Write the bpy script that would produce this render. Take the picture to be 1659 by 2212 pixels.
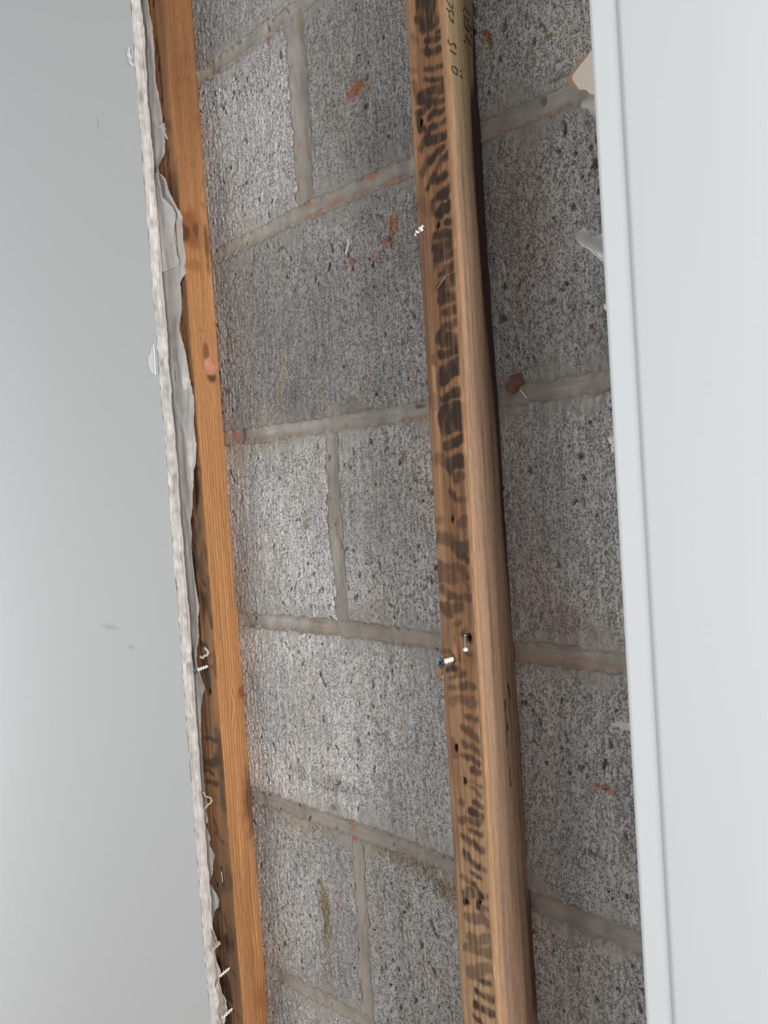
import bpy, math, json
import numpy as np
from mathutils import Vector, Matrix

for o in list(bpy.data.objects):
    bpy.data.objects.remove(o, do_unlink=True)
scene = bpy.context.scene
COL = scene.collection

# ------------------------------------------------------------------ camera
# world frame: X along the block wall, Y into it, Z up; block faces at y = 0
cam_d = bpy.data.cameras.new('camera')
cam = bpy.data.objects.new('camera', cam_d)
COL.objects.link(cam)
YAW, PITCH, ROLL = 0.83206742, -0.03476941, -0.06914801
cam_d.sensor_fit = 'VERTICAL'
cam_d.sensor_height = 24.0
cam_d.lens = 1900.0 / 2212.0 * 24.0
cam_d.clip_start = 0.01
_cy, _sy, _cp, _sp = math.cos(YAW), math.sin(YAW), math.cos(PITCH), math.sin(PITCH)
_f = Vector((-_sy * _cp, _cy * _cp, _sp))
_r0 = Vector((_cy, _sy, 0))
_u0 = _r0.cross(_f)
_r = math.cos(ROLL) * _r0 + math.sin(ROLL) * _u0
_u = -math.sin(ROLL) * _r0 + math.cos(ROLL) * _u0
_m = Matrix((_r, _u, -_f)).transposed().to_4x4()
_m.translation = Vector((0.66470066, -0.53707795, 0.1409893))
cam.matrix_world = _m
scene.camera = cam

# ------------------------------------------------------------------ world + light
w = bpy.data.worlds.new('world')
scene.world = w
w.use_nodes = True
bg = w.node_tree.nodes['Background']
bg.inputs[0].default_value = (0.98, 0.99, 1.0, 1)
bg.inputs[1].default_value = 0.335

def area(name, loc, target, sx, sy, power, col):
    d = bpy.data.lights.new(name, 'AREA')
    d.shape = 'RECTANGLE'
    d.size, d.size_y = sx, sy
    d.energy = power
    d.color = col
    o = bpy.data.objects.new(name, d)
    COL.objects.link(o)
    o.location = loc
    o.rotation_euler = (Vector(target) - Vector(loc)).to_track_quat('-Z', 'Y').to_euler()
    return o
area('window_daylight', (2.3, -0.54, 0.10), (0.0, -0.1, 0.1), 0.5, 1.4, 70, (1.0, 0.985, 0.965))
area('left_fill', (-2.0, -1.3, -0.2), (-0.7, 0, 0.0), 0.9, 1.1, 27, (0.96, 0.985, 1.0))  # added fill lamp with no seen source, brightens the far left plasterboard

vs = scene.view_settings
vs.view_transform = 'Standard'
vs.look = 'None'
vs.gamma = 1.0
vs.use_curve_mapping = False
vs.exposure = 0.0

# ------------------------------------------------------------------ measured data (metres)
HEAD1 = [[-0.0215,0.0096,0.5796],[-0.0189,0.0093,0.5399],[-0.0195,0.0088,0.4744],[-0.0219,0.0052,0.4246]]
HEAD3 = [[-0.0046,0.0144,0.18],[-0.0064,0.0127,0.095],[-0.0061,0.0103,0.0159]]
HEAD5 = [[-0.0069,0.0111,-0.2152],[-0.0096,0.0106,-0.2852],[-0.0119,0.0092,-0.3652]]
ZEBRA = [[0.1942,0.5023,0.2072,0.4966,0.00552,1.0],[0.1934,0.4937,0.2032,0.4895,0.00478,1.0],[0.1947,0.486,0.2045,0.4828,0.00405,1.0],[0.2092,0.4766,0.217,0.4757,0.00184,1.0],[0.197,0.4747,0.2177,0.469,0.00257,1.0],[0.1949,0.4671,0.2105,0.4618,0.00331,1.0],[0.1956,0.4527,0.2159,0.4494,0.00221,1.0],[0.1936,0.4459,0.2149,0.4392,0.00221,1.0],[0.1879,0.4366,0.2143,0.4325,0.00405,1.0],[0.1868,0.4327,0.2045,0.4258,0.00257,1.0],[0.2043,0.424,0.2136,0.4253,0.00221,1.0],[0.1839,0.4241,0.1969,0.4238,0.00331,1.0],[0.1976,0.4165,0.2109,0.417,0.00257,1.0],[0.1976,0.4094,0.2147,0.4087,0.00202,1.0],[0.1878,0.4137,0.1967,0.4069,0.00221,1.0],[0.1936,0.4036,0.2153,0.4006,0.00221,1.0],[0.1954,0.3522,0.2075,0.3536,0.00221,1.0],[0.2006,0.3432,0.2172,0.3461,0.00441,1.0],[0.1971,0.3422,0.2023,0.3399,0.00257,1.0],[0.2082,0.3326,0.2173,0.333,0.00257,1.0],[0.1962,0.3252,0.2178,0.3241,0.00331,1.0],[0.1934,0.3164,0.212,0.3166,0.00405,1.0],[0.1942,0.3114,0.2151,0.3088,0.00368,1.0],[0.2044,0.299,0.213,0.2999,0.00331,1.0],[0.1962,0.2965,0.2022,0.2966,0.00257,1.0],[0.1985,0.2855,0.2109,0.2909,0.00478,1.0],[0.1964,0.2773,0.213,0.2778,0.00478,1.0],[0.1974,0.2656,0.2134,0.2683,0.00331,1.0],[0.1984,0.2553,0.2119,0.2586,0.00331,1.0],[0.1935,0.325,0.1917,0.2989,0.00147,0.7],[0.1948,0.2887,0.1946,0.2791,0.0011,0.8],[0.1936,0.2483,0.2144,0.2448,0.00552,1.0],[0.1938,0.2362,0.213,0.2365,0.00368,1.0],[0.1946,0.223,0.2127,0.2261,0.00552,1.0],[0.1941,0.2172,0.2115,0.2206,0.00368,1.0],[0.1857,0.2364,0.1858,0.2301,0.00221,0.4],[0.1904,0.2211,0.1896,0.2125,0.00294,0.4],[0.1946,0.2012,0.2101,0.2046,0.00441,1.0],[0.1939,0.1867,0.2107,0.1898,0.00883,1.0],[0.1945,0.1778,0.2099,0.1803,0.00552,1.0],[0.1959,0.1646,0.2108,0.1692,0.00405,1.0],[0.1962,0.1524,0.2107,0.1529,0.00552,0.8],[0.1816,0.1558,0.1917,0.1551,0.00552,0.4],[0.1822,0.1991,0.1903,0.1982,0.00736,0.25],[0.1952,0.1492,0.1991,0.1453,0.00236,1.0],[0.2009,0.1411,0.2114,0.1416,0.00393,0.6],[0.1957,0.1309,0.1994,0.1245,0.00275,0.8],[0.1988,0.1256,0.211,0.1221,0.00275,0.5],[0.2025,0.1048,0.2122,0.1047,0.00353,0.5],[0.1798,0.1077,0.1827,0.1076,0.00471,0.3],[0.1799,0.0933,0.1928,0.0918,0.0051,0.5],[0.1966,0.0866,0.2107,0.0877,0.0055,0.7],[0.2004,0.0814,0.2079,0.0789,0.00393,0.8],[0.1802,0.072,0.1981,0.0714,0.00393,0.55],[0.1794,0.0635,0.1917,0.0639,0.00589,0.55],[0.2023,0.0705,0.2058,0.0633,0.00393,0.7],[0.1791,0.0528,0.1834,0.0514,0.00393,0.6],[0.1861,0.0489,0.2098,0.0464,0.00353,0.6],[0.1807,0.0385,0.1893,0.0374,0.00353,0.6],[0.1973,0.1257,0.2002,0.0944,0.00157,0.5],[0.1976,0.0735,0.2077,0.053,0.00236,0.5],[0.1796,0.0385,0.1982,0.0383,0.00425,0.6],[0.1823,0.0338,0.1882,0.0324,0.00229,0.6],[0.1905,0.0255,0.1972,0.0273,0.00229,0.6],[0.1993,0.0174,0.2038,0.0221,0.00196,0.7],[0.2033,0.0169,0.2066,0.0145,0.00294,1.0],[0.1788,0.0032,0.1843,0.0028,0.00196,0.5],[0.1843,0.0028,0.1881,-0.0013,0.00196,0.6],[0.1881,-0.0013,0.1895,-0.0055,0.00196,0.6],[0.1837,-0.0035,0.1861,-0.0032,0.00294,1.0],[0.1795,-0.0093,0.1903,-0.0108,0.00229,0.8],[0.2005,0.0044,0.205,0.0026,0.00229,0.7],[0.1898,-0.0157,0.1977,-0.013,0.00229,0.6],[0.1926,-0.0247,0.2055,-0.0239,0.00294,0.6],[0.1829,-0.0254,0.1878,-0.0253,0.00196,0.5],[0.1903,0.0166,0.1947,-0.0006,0.00098,0.4],[0.1813,-0.0176,0.1973,-0.0158,0.00157,0.6],[0.1922,-0.0243,0.2071,-0.0229,0.00314,0.6],[0.1821,-0.0251,0.1857,-0.0251,0.00196,0.5],[0.1838,-0.0377,0.2068,-0.0345,0.00432,0.45],[0.1987,-0.0472,0.2124,-0.0483,0.00236,0.6],[0.1917,-0.0547,0.2078,-0.0621,0.00314,0.6],[0.192,-0.0675,0.209,-0.0718,0.00314,0.6],[0.1903,-0.0779,0.2062,-0.0808,0.00275,0.7],[0.2,-0.0878,0.2077,-0.0878,0.00236,0.7],[0.1993,-0.0959,0.2094,-0.099,0.00177,0.6],[0.1981,-0.102,0.2068,-0.1059,0.00196,0.6],[0.1978,-0.1132,0.2108,-0.115,0.00236,0.7],[0.1965,-0.1205,0.208,-0.1236,0.00275,0.8],[0.1942,-0.1301,0.2054,-0.1295,0.00196,0.7],[0.1841,-0.1158,0.1883,-0.1164,0.00236,0.5],[0.1843,-0.1292,0.1893,-0.1291,0.00236,0.5],[0.1826,-0.0675,0.1836,-0.0808,0.00196,0.5],[0.185,-0.1296,0.2056,-0.1277,0.00294,0.6],[0.1944,-0.1369,0.2074,-0.1366,0.00258,0.7],[0.1864,-0.144,0.2043,-0.1509,0.00368,0.75],[0.1858,-0.1578,0.2025,-0.1643,0.00331,0.9],[0.2052,-0.1482,0.2115,-0.1489,0.00147,0.6],[0.205,-0.1651,0.2088,-0.1655,0.00184,0.6],[0.1906,-0.1717,0.203,-0.1732,0.00221,0.7],[0.1834,-0.1779,0.1931,-0.1821,0.00294,0.5],[0.197,-0.1825,0.2031,-0.1871,0.00294,0.9],[0.1835,-0.1921,0.1977,-0.1888,0.00331,0.6],[0.1837,-0.1972,0.1851,-0.1967,0.00258,0.9],[0.1992,-0.1944,0.199,-0.1964,0.00331,0.9],[0.2039,-0.1854,0.2097,-0.1856,0.00184,0.6],[0.2029,-0.1972,0.2102,-0.1949,0.00258,0.5],[0.1867,-0.2095,0.2015,-0.2057,0.00478,0.5],[0.2046,-0.2077,0.2096,-0.209,0.00331,0.5],[0.1871,-0.2277,0.2107,-0.2181,0.00405,0.5],[0.1863,-0.2367,0.2099,-0.2284,0.00405,0.5],[0.1838,-0.2372,0.209,-0.2292,0.00425,0.5],[0.1841,-0.2544,0.2067,-0.2425,0.00458,0.5],[0.1941,-0.2552,0.2051,-0.2556,0.00262,0.8],[0.1902,-0.2667,0.2082,-0.266,0.00327,0.8],[0.188,-0.2785,0.2077,-0.2777,0.00327,0.8],[0.1882,-0.2893,0.1947,-0.2894,0.00262,0.7],[0.1957,-0.2908,0.198,-0.2907,0.00196,1.0],[0.1933,0.4,0.2139,0.3998,0.00331,1.0],[0.1918,0.3848,0.2092,0.3915,0.00313,1.0],[0.1848,0.3975,0.1892,0.4004,0.00368,0.6],[0.1844,0.3784,0.1914,0.3868,0.00405,0.6],[0.2027,0.3785,0.2131,0.3837,0.00294,1.0],[0.1951,0.369,0.1997,0.3747,0.00331,1.0],[0.2017,0.368,0.2099,0.3702,0.00331,1.0],[0.1898,0.3634,0.1953,0.3713,0.00294,0.8],[0.1956,0.3526,0.2142,0.3605,0.00331,1.0],[0.2063,0.3454,0.2162,0.3473,0.00368,1.0],[0.1944,0.3477,0.199,0.3393,0.00221,0.6],[0.1807,0.3549,0.19,0.3441,0.00441,0.2],[0.196,0.4996,0.1944,0.4824,0.00147,0.9],[0.2023,0.5015,0.201,0.474,0.00221,0.7],[0.1899,0.507,0.1932,0.4914,0.00147,0.9],[0.2083,0.4942,0.21,0.4842,0.00221,0.6],[0.1841,0.4829,0.1892,0.478,0.00184,0.3],[0.1823,0.4578,0.1848,0.4545,0.00221,0.3],[0.182,0.4474,0.1853,0.4385,0.00257,0.5],[0.1843,0.4211,0.1854,0.4111,0.00294,0.8]]
ZEBRA_L = [[-0.2032,0.6813,-0.2036,0.6791,0.00166,1],[-0.2075,0.6393,-0.2058,0.6265,0.00194,0.6],[-0.2012,0.6157,-0.2037,0.6076,0.00222,0.8],[-0.2022,0.5773,-0.2026,0.5747,0.00218,0.6],[-0.2002,0.5542,-0.2006,0.5516,0.00218,0.8],[-0.2031,0.5362,-0.2035,0.5336,0.00125,1],[-0.1934,0.518,-0.1986,0.5027,0.00218,0.7],[-0.2018,0.1126,-0.2038,0.0601,0.00532,0.7],[-0.1916,0.0455,-0.1864,0.0427,0.00266,0.8],[-0.1881,0.0307,-0.1822,-0.0061,0.00399,0.6],[-0.2052,-0.0276,-0.1969,-0.0298,0.00399,0.8],[-0.1987,-0.042,-0.1987,-0.0813,0.00532,1],[-0.2147,-0.1326,-0.1865,-0.1338,0.00266,0.7],[-0.2163,-0.1637,-0.1869,-0.1565,0.00399,0.7],[-0.1912,0.3707,-0.1903,0.3574,0.00266,0.8],[-0.182,0.2598,-0.1796,0.2566,0.002,0.8],[-0.1755,0.227,-0.177,0.198,0.00166,0.6],[-0.1869,0.1693,-0.1923,0.1326,0.00466,0.7],[-0.2166,-0.1851,-0.1963,-0.1837,0.00343,0.7],[-0.1875,-0.1861,-0.1861,-0.2042,0.00187,0.6],[-0.2091,-0.2268,-0.1966,-0.2417,0.00218,0.6],[-0.2071,-0.2408,-0.19,-0.2507,0.00187,0.6],[-0.1994,-0.2805,-0.1968,-0.2992,0.00218,0.9],[-0.2119,-0.303,-0.2123,-0.306,0.00156,1],[-0.1736,-0.2345,-0.1764,-0.2458,0.00125,0.8],[-0.1785,-0.2888,-0.1779,-0.3028,0.00109,0.7],[-0.2215,-0.1716,-0.2013,-0.1719,0.0025,0.7],[-0.2107,-0.333,-0.2109,-0.3346,0.00195,0.9],[-0.2016,-0.3369,-0.1974,-0.346,0.00227,0.6],[-0.1994,-0.3602,-0.2004,-0.3772,0.00324,0.9],[-0.2261,-0.3925,-0.2132,-0.4198,0.00487,0.8],[-0.2062,-0.4096,-0.2014,-0.4343,0.00422,0.9],[-0.2098,-0.4452,-0.2048,-0.4584,0.00324,0.6],[-0.2236,-0.3547,-0.2244,-0.3703,0.00195,0.5]]
POLY_EDGE = [[-0.2071,0.7133],[-0.2057,0.6829],[-0.2044,0.6325],[-0.2031,0.5821],[-0.2034,0.5547],[-0.2019,0.5442],[-0.2009,0.5313],[-0.2002,0.5161],[-0.2043,0.5098],[-0.2123,0.5058],[-0.2119,0.5016],[-0.2067,0.495],[-0.1964,0.4879],[-0.1931,0.4829],[-0.1915,0.4734],[-0.1858,0.4643],[-0.1821,0.4558],[-0.1775,0.4471],[-0.1757,0.4392],[-0.1782,0.4359],[-0.1788,0.4321],[-0.1773,0.4223],[-0.1774,0.4149],[-0.1764,0.4023],[-0.1765,0.3949],[-0.1767,0.3875],[-0.1768,0.3801],[-0.1802,0.3773],[-0.1846,0.3743],[-0.19,0.3719],[-0.1911,0.3581],[-0.1937,0.3283],[-0.1886,0.3022],[-0.1855,0.2765],[-0.1825,0.251],[-0.1794,0.2254],[-0.178,0.1951],[-0.182,0.1752],[-0.1883,0.1654],[-0.1896,0.1502],[-0.1956,0.1299],[-0.2029,0.1146],[-0.2086,0.0835],[-0.2062,0.0524],[-0.2012,0.0318],[-0.1965,0.0165],[-0.2018,0.0005],[-0.2052,-0.0154],[-0.2095,-0.0314],[-0.2078,-0.047],[-0.2053,-0.0572],[-0.2059,-0.0678],[-0.2064,-0.0783],[-0.2127,-0.0871],[-0.2186,-0.1064],[-0.2208,-0.128],[-0.2225,-0.1604],[-0.2221,-0.1924],[-0.2164,-0.2018],[-0.2168,-0.2115],[-0.2239,-0.2185],[-0.2211,-0.227],[-0.22,-0.2337],[-0.2256,-0.2372],[-0.2252,-0.2414],[-0.2191,-0.248],[-0.2178,-0.253],[-0.2225,-0.258],[-0.22,-0.2616],[-0.2129,-0.2678],[-0.2113,-0.27],[-0.2153,-0.2775],[-0.2182,-0.2837],[-0.2168,-0.2876],[-0.2209,-0.2952],[-0.2236,-0.3003],[-0.2283,-0.305],[-0.2183,-0.3122],[-0.2129,-0.3159],[-0.2106,-0.3206],[-0.2129,-0.3305],[-0.2198,-0.337],[-0.2253,-0.3469],[-0.2282,-0.3532],[-0.2294,-0.3618],[-0.2241,-0.4089],[-0.2185,-0.4677],[-0.2172,-0.5151]]
FOLD_EDGE = [[-0.2092,0.5007],[-0.208,0.4938],[-0.2069,0.4869],[-0.2036,0.4693],[-0.1933,0.4591],[-0.187,0.4527],[-0.1851,0.4461],[-0.1906,0.4389],[-0.1956,0.4257],[-0.1943,0.4153],[-0.1917,0.4038],[-0.1884,0.3965],[-0.1885,0.3915]]
TORN_TOP = [[-0.2203,0.5576],[-0.2022,0.5453],[-0.1992,0.5463],[-0.1912,0.5442],[-0.1873,0.5422],[-0.1896,0.541],[-0.1857,0.535],[-0.1897,0.536],[-0.1875,0.5322],[-0.1826,0.5242],[-0.1859,0.525],[-0.1966,0.536],[-0.2006,0.542],[-0.2078,0.5458]]
CURL = [[-0.1905,-0.0285],[-0.1866,-0.0303],[-0.183,-0.0331],[-0.1862,-0.0367],[-0.1918,-0.0376],[-0.195,-0.0405],[-0.2018,-0.0397]]
CURL2 = [[-0.2179,-0.1961],[-0.2138,-0.2002],[-0.2069,-0.1998],[-0.2016,-0.1997],[-0.1999,-0.2022],[-0.2024,-0.2052],[-0.2082,-0.2083],[-0.2159,-0.2151]]
STAMP = [[[-0.0327,0.4959],[-0.0269,0.4919],[-0.0254,0.4924],[-0.0254,0.4949]],[[-0.0329,0.4901],[-0.0301,0.487]],[[-0.0314,0.4878],[-0.0285,0.4896],[-0.0258,0.4895],[-0.025,0.4869]],[[-0.0296,0.486],[-0.0307,0.4845],[-0.0279,0.4816],[-0.0255,0.4814],[-0.0263,0.4842]],[[-0.0331,0.4669],[-0.0334,0.4641],[-0.0304,0.4636],[-0.0274,0.4658],[-0.025,0.465],[-0.0242,0.4627]],[[-0.0321,0.4594],[-0.0246,0.4584]],[[-0.0316,0.4475],[-0.0274,0.4483],[-0.024,0.4471],[-0.0251,0.4431],[-0.0282,0.4432],[-0.0317,0.4463]],[[-0.0211,0.4441],[-0.0188,0.4423]],[[-0.0208,0.4475],[-0.0193,0.4474]],[[-0.0124,0.494],[-0.0109,0.4982],[-0.0041,0.4941]],[[-0.0063,0.4902],[-0.0065,0.4886],[-0.0119,0.492],[-0.012,0.4833],[-0.0068,0.482]],[[-0.0085,0.4862],[-0.0019,0.4834]],[[-0.011,0.4829],[-0.0062,0.4807]],[[-0.0119,0.4767],[-0.0069,0.4734],[-0.0046,0.4707]],[[-0.0041,0.4799],[-0.0041,0.4766]],[[-0.0134,0.473],[-0.0118,0.4706]]]
STAINS = [[0.0754,0.4906,0.0079,0.0059,0,1],[0.0849,0.4911,0.0095,0.0039,0,0.45],[0.0953,0.4841,0.0035,0.0031,0,0.6],[0.1098,0.3629,0.0074,0.0085,0,0.8],[0.1056,0.35,0.0069,0.0051,0,0.7],[0.0549,0.3436,0.0032,0.0037,0,0.8],[0.0877,0.3413,0.0042,0.004,0,0.5],[-0.0465,0.5855,0.0038,0.0051,0,0.7],[0.2958,-0.0948,0.0095,0.0028,0,0.8],[0.2811,-0.0945,0.0162,0.0032,0,0.35],[0.239,0.2221,0.0035,0.0049,0,0.5],[0.1699,0.4352,0.002,0.0014,0,0.2],[0.1288,0.5327,0.0055,0.0018,0,0.5],[0.1301,0.5232,0.0022,0.0018,1,0.7],[-0.0613,0.2652,0.0047,0.022,1,0.7],[-0.0683,0.2473,0.0071,0.0232,1,0.5],[-0.0011,0.2297,0.0049,0.0198,1,0.55],[-0.0971,0.2219,0.0099,0.0119,1,0.4],[-0.0425,0.2393,0.0053,0.0272,3,0.3],[0.0406,0.2118,0.0163,0.0085,3,0.35],[-0.169,0.2525,0.0074,0.006,3,0.7],[-0.1571,0.3042,0.0045,0.0148,0,0.3],[-0.0578,-0.2968,0.0079,0.0212,5,0.9],[-0.0594,-0.3243,0.0111,0.0112,5,0.4],[0.0743,-0.2047,0.0366,0.008,5,0.45],[0.1092,-0.2141,0.0288,0.0108,5,0.55],[0.1334,-0.2255,0.0167,0.0127,5,0.6],[0.0356,-0.2099,0.0265,0.0065,5,0.35],[-0.097,-0.2114,0.0409,0.0082,1,0.45],[-0.1395,-0.2123,0.0266,0.0075,1,0.5],[-0.0572,-0.2115,0.0234,0.006,1,0.35],[-0.1412,0.1854,0.0348,0.005,1,0.45],[-0.0805,0.1891,0.0316,0.0038,1,0.4],[0.2675,0.4413,0.0041,0.0071,1,0.6],[0.2822,0.4525,0.0036,0.0016,5,0.7],[0.2887,0.4198,0.0055,0.0019,3,0.5],[-0.0436,0.1012,0.0076,0.0051,1,0.8],[0.1156,0.2618,0.0051,0.0043,1,0.7],[-0.0468,0.042,0.0039,0.0024,0,0.5],[0.1045,0.1621,0.0053,0.0053,1,0.5],[-0.0353,-0.2849,0.0031,0.0035,0,0.8],[0.0717,-0.1383,0.0038,0.0022,0,0.5],[-0.0298,-0.1834,0.0045,0.0039,3,0.5],[0.0905,-0.1322,0.003,0.0026,0,0.5],[0.2595,-0.2771,0.0022,0.0045,0,0.6],[0.2183,-0.2068,0.0047,0.0046,0,0.5],[-0.1319,0.0527,0.0175,0.0303,4,0.3],[-0.0514,0.1657,0.0448,0.0139,4,0.35],[-0.1173,0.1648,0.0336,0.0147,3,0.2],[0.0523,0.1977,0.0253,0.0059,4,0.4],[0.1266,0.2104,0.0273,0.0055,4,0.3],[0.2438,-0.1694,0.0262,0.0093,4,0.35],[0.2815,-0.1727,0.0241,0.0108,4,0.35],[-0.1058,-0.1482,0.0494,0.0205,4,0.2],[-0.0436,-0.1603,0.0589,0.0078,3,0.35],[0.0325,-0.1131,0.0393,0.0136,4,0.2],[0.2543,0.0251,0.0335,0.0089,3,0.3],[0.2583,0.2985,0.0248,0.0201,0,0.12],[0.2512,0.0409,0.0255,0.0213,0,0.12],[0.0085,0.2949,0.0779,0.0258,3,0.12],[0.0469,0.3306,0.0613,0.0165,3,0.12]]
MSTAINS = [[0.1163,0.398,0.0068,0.0031,0,0.8],[0.0877,0.4121,0.0071,0.0039,0,0.7],[0.0133,0.398,0.0095,0.0021,0,0.6],[-0.0067,0.3998,0.0043,0.0021,0,0.5],[0.0279,0.4035,0.008,0.0021,0,0.5],[0.0449,0.403,0.0128,0.0025,0,0.4],[0.0709,0.4019,0.0153,0.002,0,0.4],[-0.013,0.4703,0.0021,0.0034,0,0.8],[0.0111,0.4711,0.0021,0.005,0,0.7],[0.0074,0.4572,0.0028,0.0042,0,0.5],[-0.0142,0.4419,0.0022,0.0026,0,0.8],[-0.0009,0.4115,0.0056,0.0043,0,0.5],[-0.0023,-0.1955,0.0022,0.0057,0,0.9],[-0.0016,-0.2078,0.0036,0.0033,0,0.9],[-0.0831,-0.2046,0.0041,0.0031,0,0.6],[0.1358,-0.1929,0.0034,0.005,0,1],[0.1968,-0.2098,0.0015,0.0012,0,0.2],[0.294,0.3837,0.0096,0.0032,0,0.4],[0.2421,0.3978,0.0052,0.0027,0,0.6],[0.266,0.3955,0.0203,0.0026,0,0.35],[0.2462,-0.1962,0.0067,0.0045,0,0.35],[0.1249,0.1927,0.0275,0.0032,0,0.35],[-0.1621,0.2007,0.0092,0.0101,0,0.5],[0.0445,0.0011,0.0966,0.0035,1,0.5],[0.2692,-0.0028,0.0478,0.0035,0,0.3],[-0.0469,0.2027,0.0444,0.0037,4,0.4],[-0.0956,0.0022,0.0326,0.004,4,0.6],[0.0338,0.5756,0.0194,0.008,5,0.5],[0.0054,0.5749,0.0082,0.0082,5,0.4],[0.3024,0.0655,0.0012,0.001,0,0.1],[0.1288,0.203,0.0067,0.0016,3,0.8],[0.314,0.0675,0.0011,0.001,3,0.1]]
REM1 = [[0.3534,0.4014],[0.3504,0.3992],[0.3425,0.3941],[0.3375,0.3912],[0.3372,0.3869],[0.3396,0.3834],[0.341,0.3807],[0.3466,0.3782],[0.3485,0.3753],[0.3514,0.3734],[0.3564,0.3716],[0.3584,0.3994]]
REM2 = [[0.3428,0.38],[0.3421,0.3776],[0.3377,0.3756],[0.3377,0.3716],[0.3411,0.3702],[0.3444,0.3649],[0.3468,0.3627],[0.3509,0.3613],[0.352,0.3766]]
REM3 = [[0.3337,0.2963],[0.3319,0.2976],[0.3283,0.2957],[0.3279,0.2909],[0.331,0.2852],[0.3383,0.2802],[0.3427,0.2744],[0.3453,0.2714],[0.3508,0.2701],[0.3521,0.2888],[0.3447,0.2899],[0.339,0.2893],[0.3333,0.2912],[0.3306,0.2943]]
REM4 = [[0.3325,-0.0295],[0.3371,-0.0277],[0.3397,-0.0265],[0.3434,-0.0272],[0.3509,-0.0266],[0.3504,-0.0338],[0.3437,-0.0316],[0.3405,-0.0327],[0.3388,-0.0304],[0.3356,-0.0307]]
CRUMB = [[0.3464,-0.046,0.241],[0.344,-0.046,0.1571],[0.3447,-0.046,0.1523]]
HOLES = [[0.1984,0.3339,0.0022],[0.1944,0.1086,0.0022],[0.1843,-0.0737,0.0018],[0.191,-0.0987,0.0024],[0.1871,0.4162,0.0018],[0.1863,-0.0027,0.002],[0.2046,0.0165,0.0022],[0.1853,-0.1973,0.0012],[0.1999,-0.1923,0.0014]]
HOLES_L = [[-0.2058,0.0833,0.0018],[-0.1958,-0.0785,0.002],[-0.2123,-0.3044,0.0022],[-0.2042,0.5329,0.0015]]
SCREW_R = [[0.1863,-0.0385,-0.0027],[0.1862,-0.0527,-0.0029]]
NAIL_R = [[0.2048,-0.0385,0.018],[0.2083,-0.0475,0.0087]]
STAPLE1 = [[0.1867,-0.0395,-0.1964],[0.2008,-0.0395,-0.1913]]
STAPLE2 = [[0.1969,-0.039,0.2863],[0.2073,-0.0405,0.293]]
WISP = [[0.1905,-0.0388,0.3377],[0.1853,-0.048,0.3292]]
STAPLE_L = [[-0.1998,-0.035,-0.284],[-0.1978,-0.0355,-0.2965]]
SCREW_L = [[-0.1969,-0.035,-0.0514],[-0.1987,-0.05,-0.0539]]
TIP1 = [[-0.2013,-0.043,-0.4],[-0.1985,-0.0365,-0.3959]]
TIP2 = [[-0.2012,-0.043,-0.4474],[-0.1993,-0.0365,-0.4432]]
PAPER1 = [[-0.2366,-0.3621],[-0.2277,-0.3599],[-0.2172,-0.3556],[-0.2063,-0.3625],[-0.2056,-0.3668],[-0.1956,-0.3592],[-0.1954,-0.3625],[-0.2067,-0.3702],[-0.2191,-0.3791],[-0.2287,-0.3871],[-0.2334,-0.3849],[-0.2404,-0.3882]]
PAPER2 = [[-0.2406,-0.3898],[-0.2213,-0.3844],[-0.2174,-0.3968],[-0.2158,-0.4054],[-0.2152,-0.4158],[-0.212,-0.4275],[-0.2061,-0.4343],[-0.2066,-0.4482],[-0.2105,-0.4657],[-0.2087,-0.4924],[-0.2587,-0.5145]]
SPLINT = [[0.1584,-0.0151],[0.1636,-0.0136],[0.166,-0.0152],[0.1639,-0.0205],[0.1611,-0.0199],[0.1578,-0.0214],[0.1531,-0.0238],[0.1569,-0.0204]]
REDCHIP = [[0.1484,-0.1791],[0.1459,-0.1825],[0.1443,-0.1846],[0.147,-0.1871],[0.1502,-0.1873],[0.1518,-0.1814]]
CHIP1 = [[-0.2302,0.3113],[-0.2372,0.3087],[-0.2393,0.3034],[-0.2458,0.3],[-0.2471,0.292],[-0.2438,0.284],[-0.2331,0.2772],[-0.2317,0.278],[-0.2291,0.3025]]
CHIP2 = [[-0.2361,0.6408],[-0.2388,0.637],[-0.237,0.6278],[-0.2341,0.6211],[-0.2301,0.6171],[-0.2285,0.6189],[-0.232,0.6258],[-0.2335,0.6361]]
SCUFFS = [[-0.4012,-0.0203,0.035,0.005],[-0.3472,-0.0408,0.012,0.004],[-0.3241,0.5865,0.003,0.012]]
LSIDE = {"pink":[-0.0112,0.2819],"kn2":[-0.0031,-0.086],"smudge":[0.0006,-0.2132],"kn0":[-0.0269,0.4272],"end":[-0.0068,-0.46]}
DEB = {"chunk":[0.235,-0.003,0.2098],"flake":[[0.2269,0.476],[0.2301,0.4768],[0.2315,0.4731],[0.2319,0.4687],[0.2331,0.4625]],"thread":[[0.0529,0.3641],[0.0539,0.36],[0.0516,0.3568],[0.049,0.3517]],"str":[[0.2404,0.2031],[0.2459,0.1964]]}
CRACK = [[-0.0094,-0.0253],[-0.0077,-0.0326],[-0.0081,-0.0368],[-0.0139,-0.0377],[-0.0144,-0.0503],[-0.0132,-0.0591],[-0.0148,-0.0625],[-0.0142,-0.0733],[-0.0139,-0.0867],[-0.0133,-0.105]]

# ------------------------------------------------------------------ helpers
def lin(c):
    c = np.asarray(c, dtype=np.float64) / 255.0
    return np.where(c <= 0.04045, c / 12.92, ((c + 0.055) / 1.055) ** 2.4)

def sstep(a, b, x):
    t = np.clip((x - a) / (b - a), 0, 1)
    return t * t * (3 - 2 * t)

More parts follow.
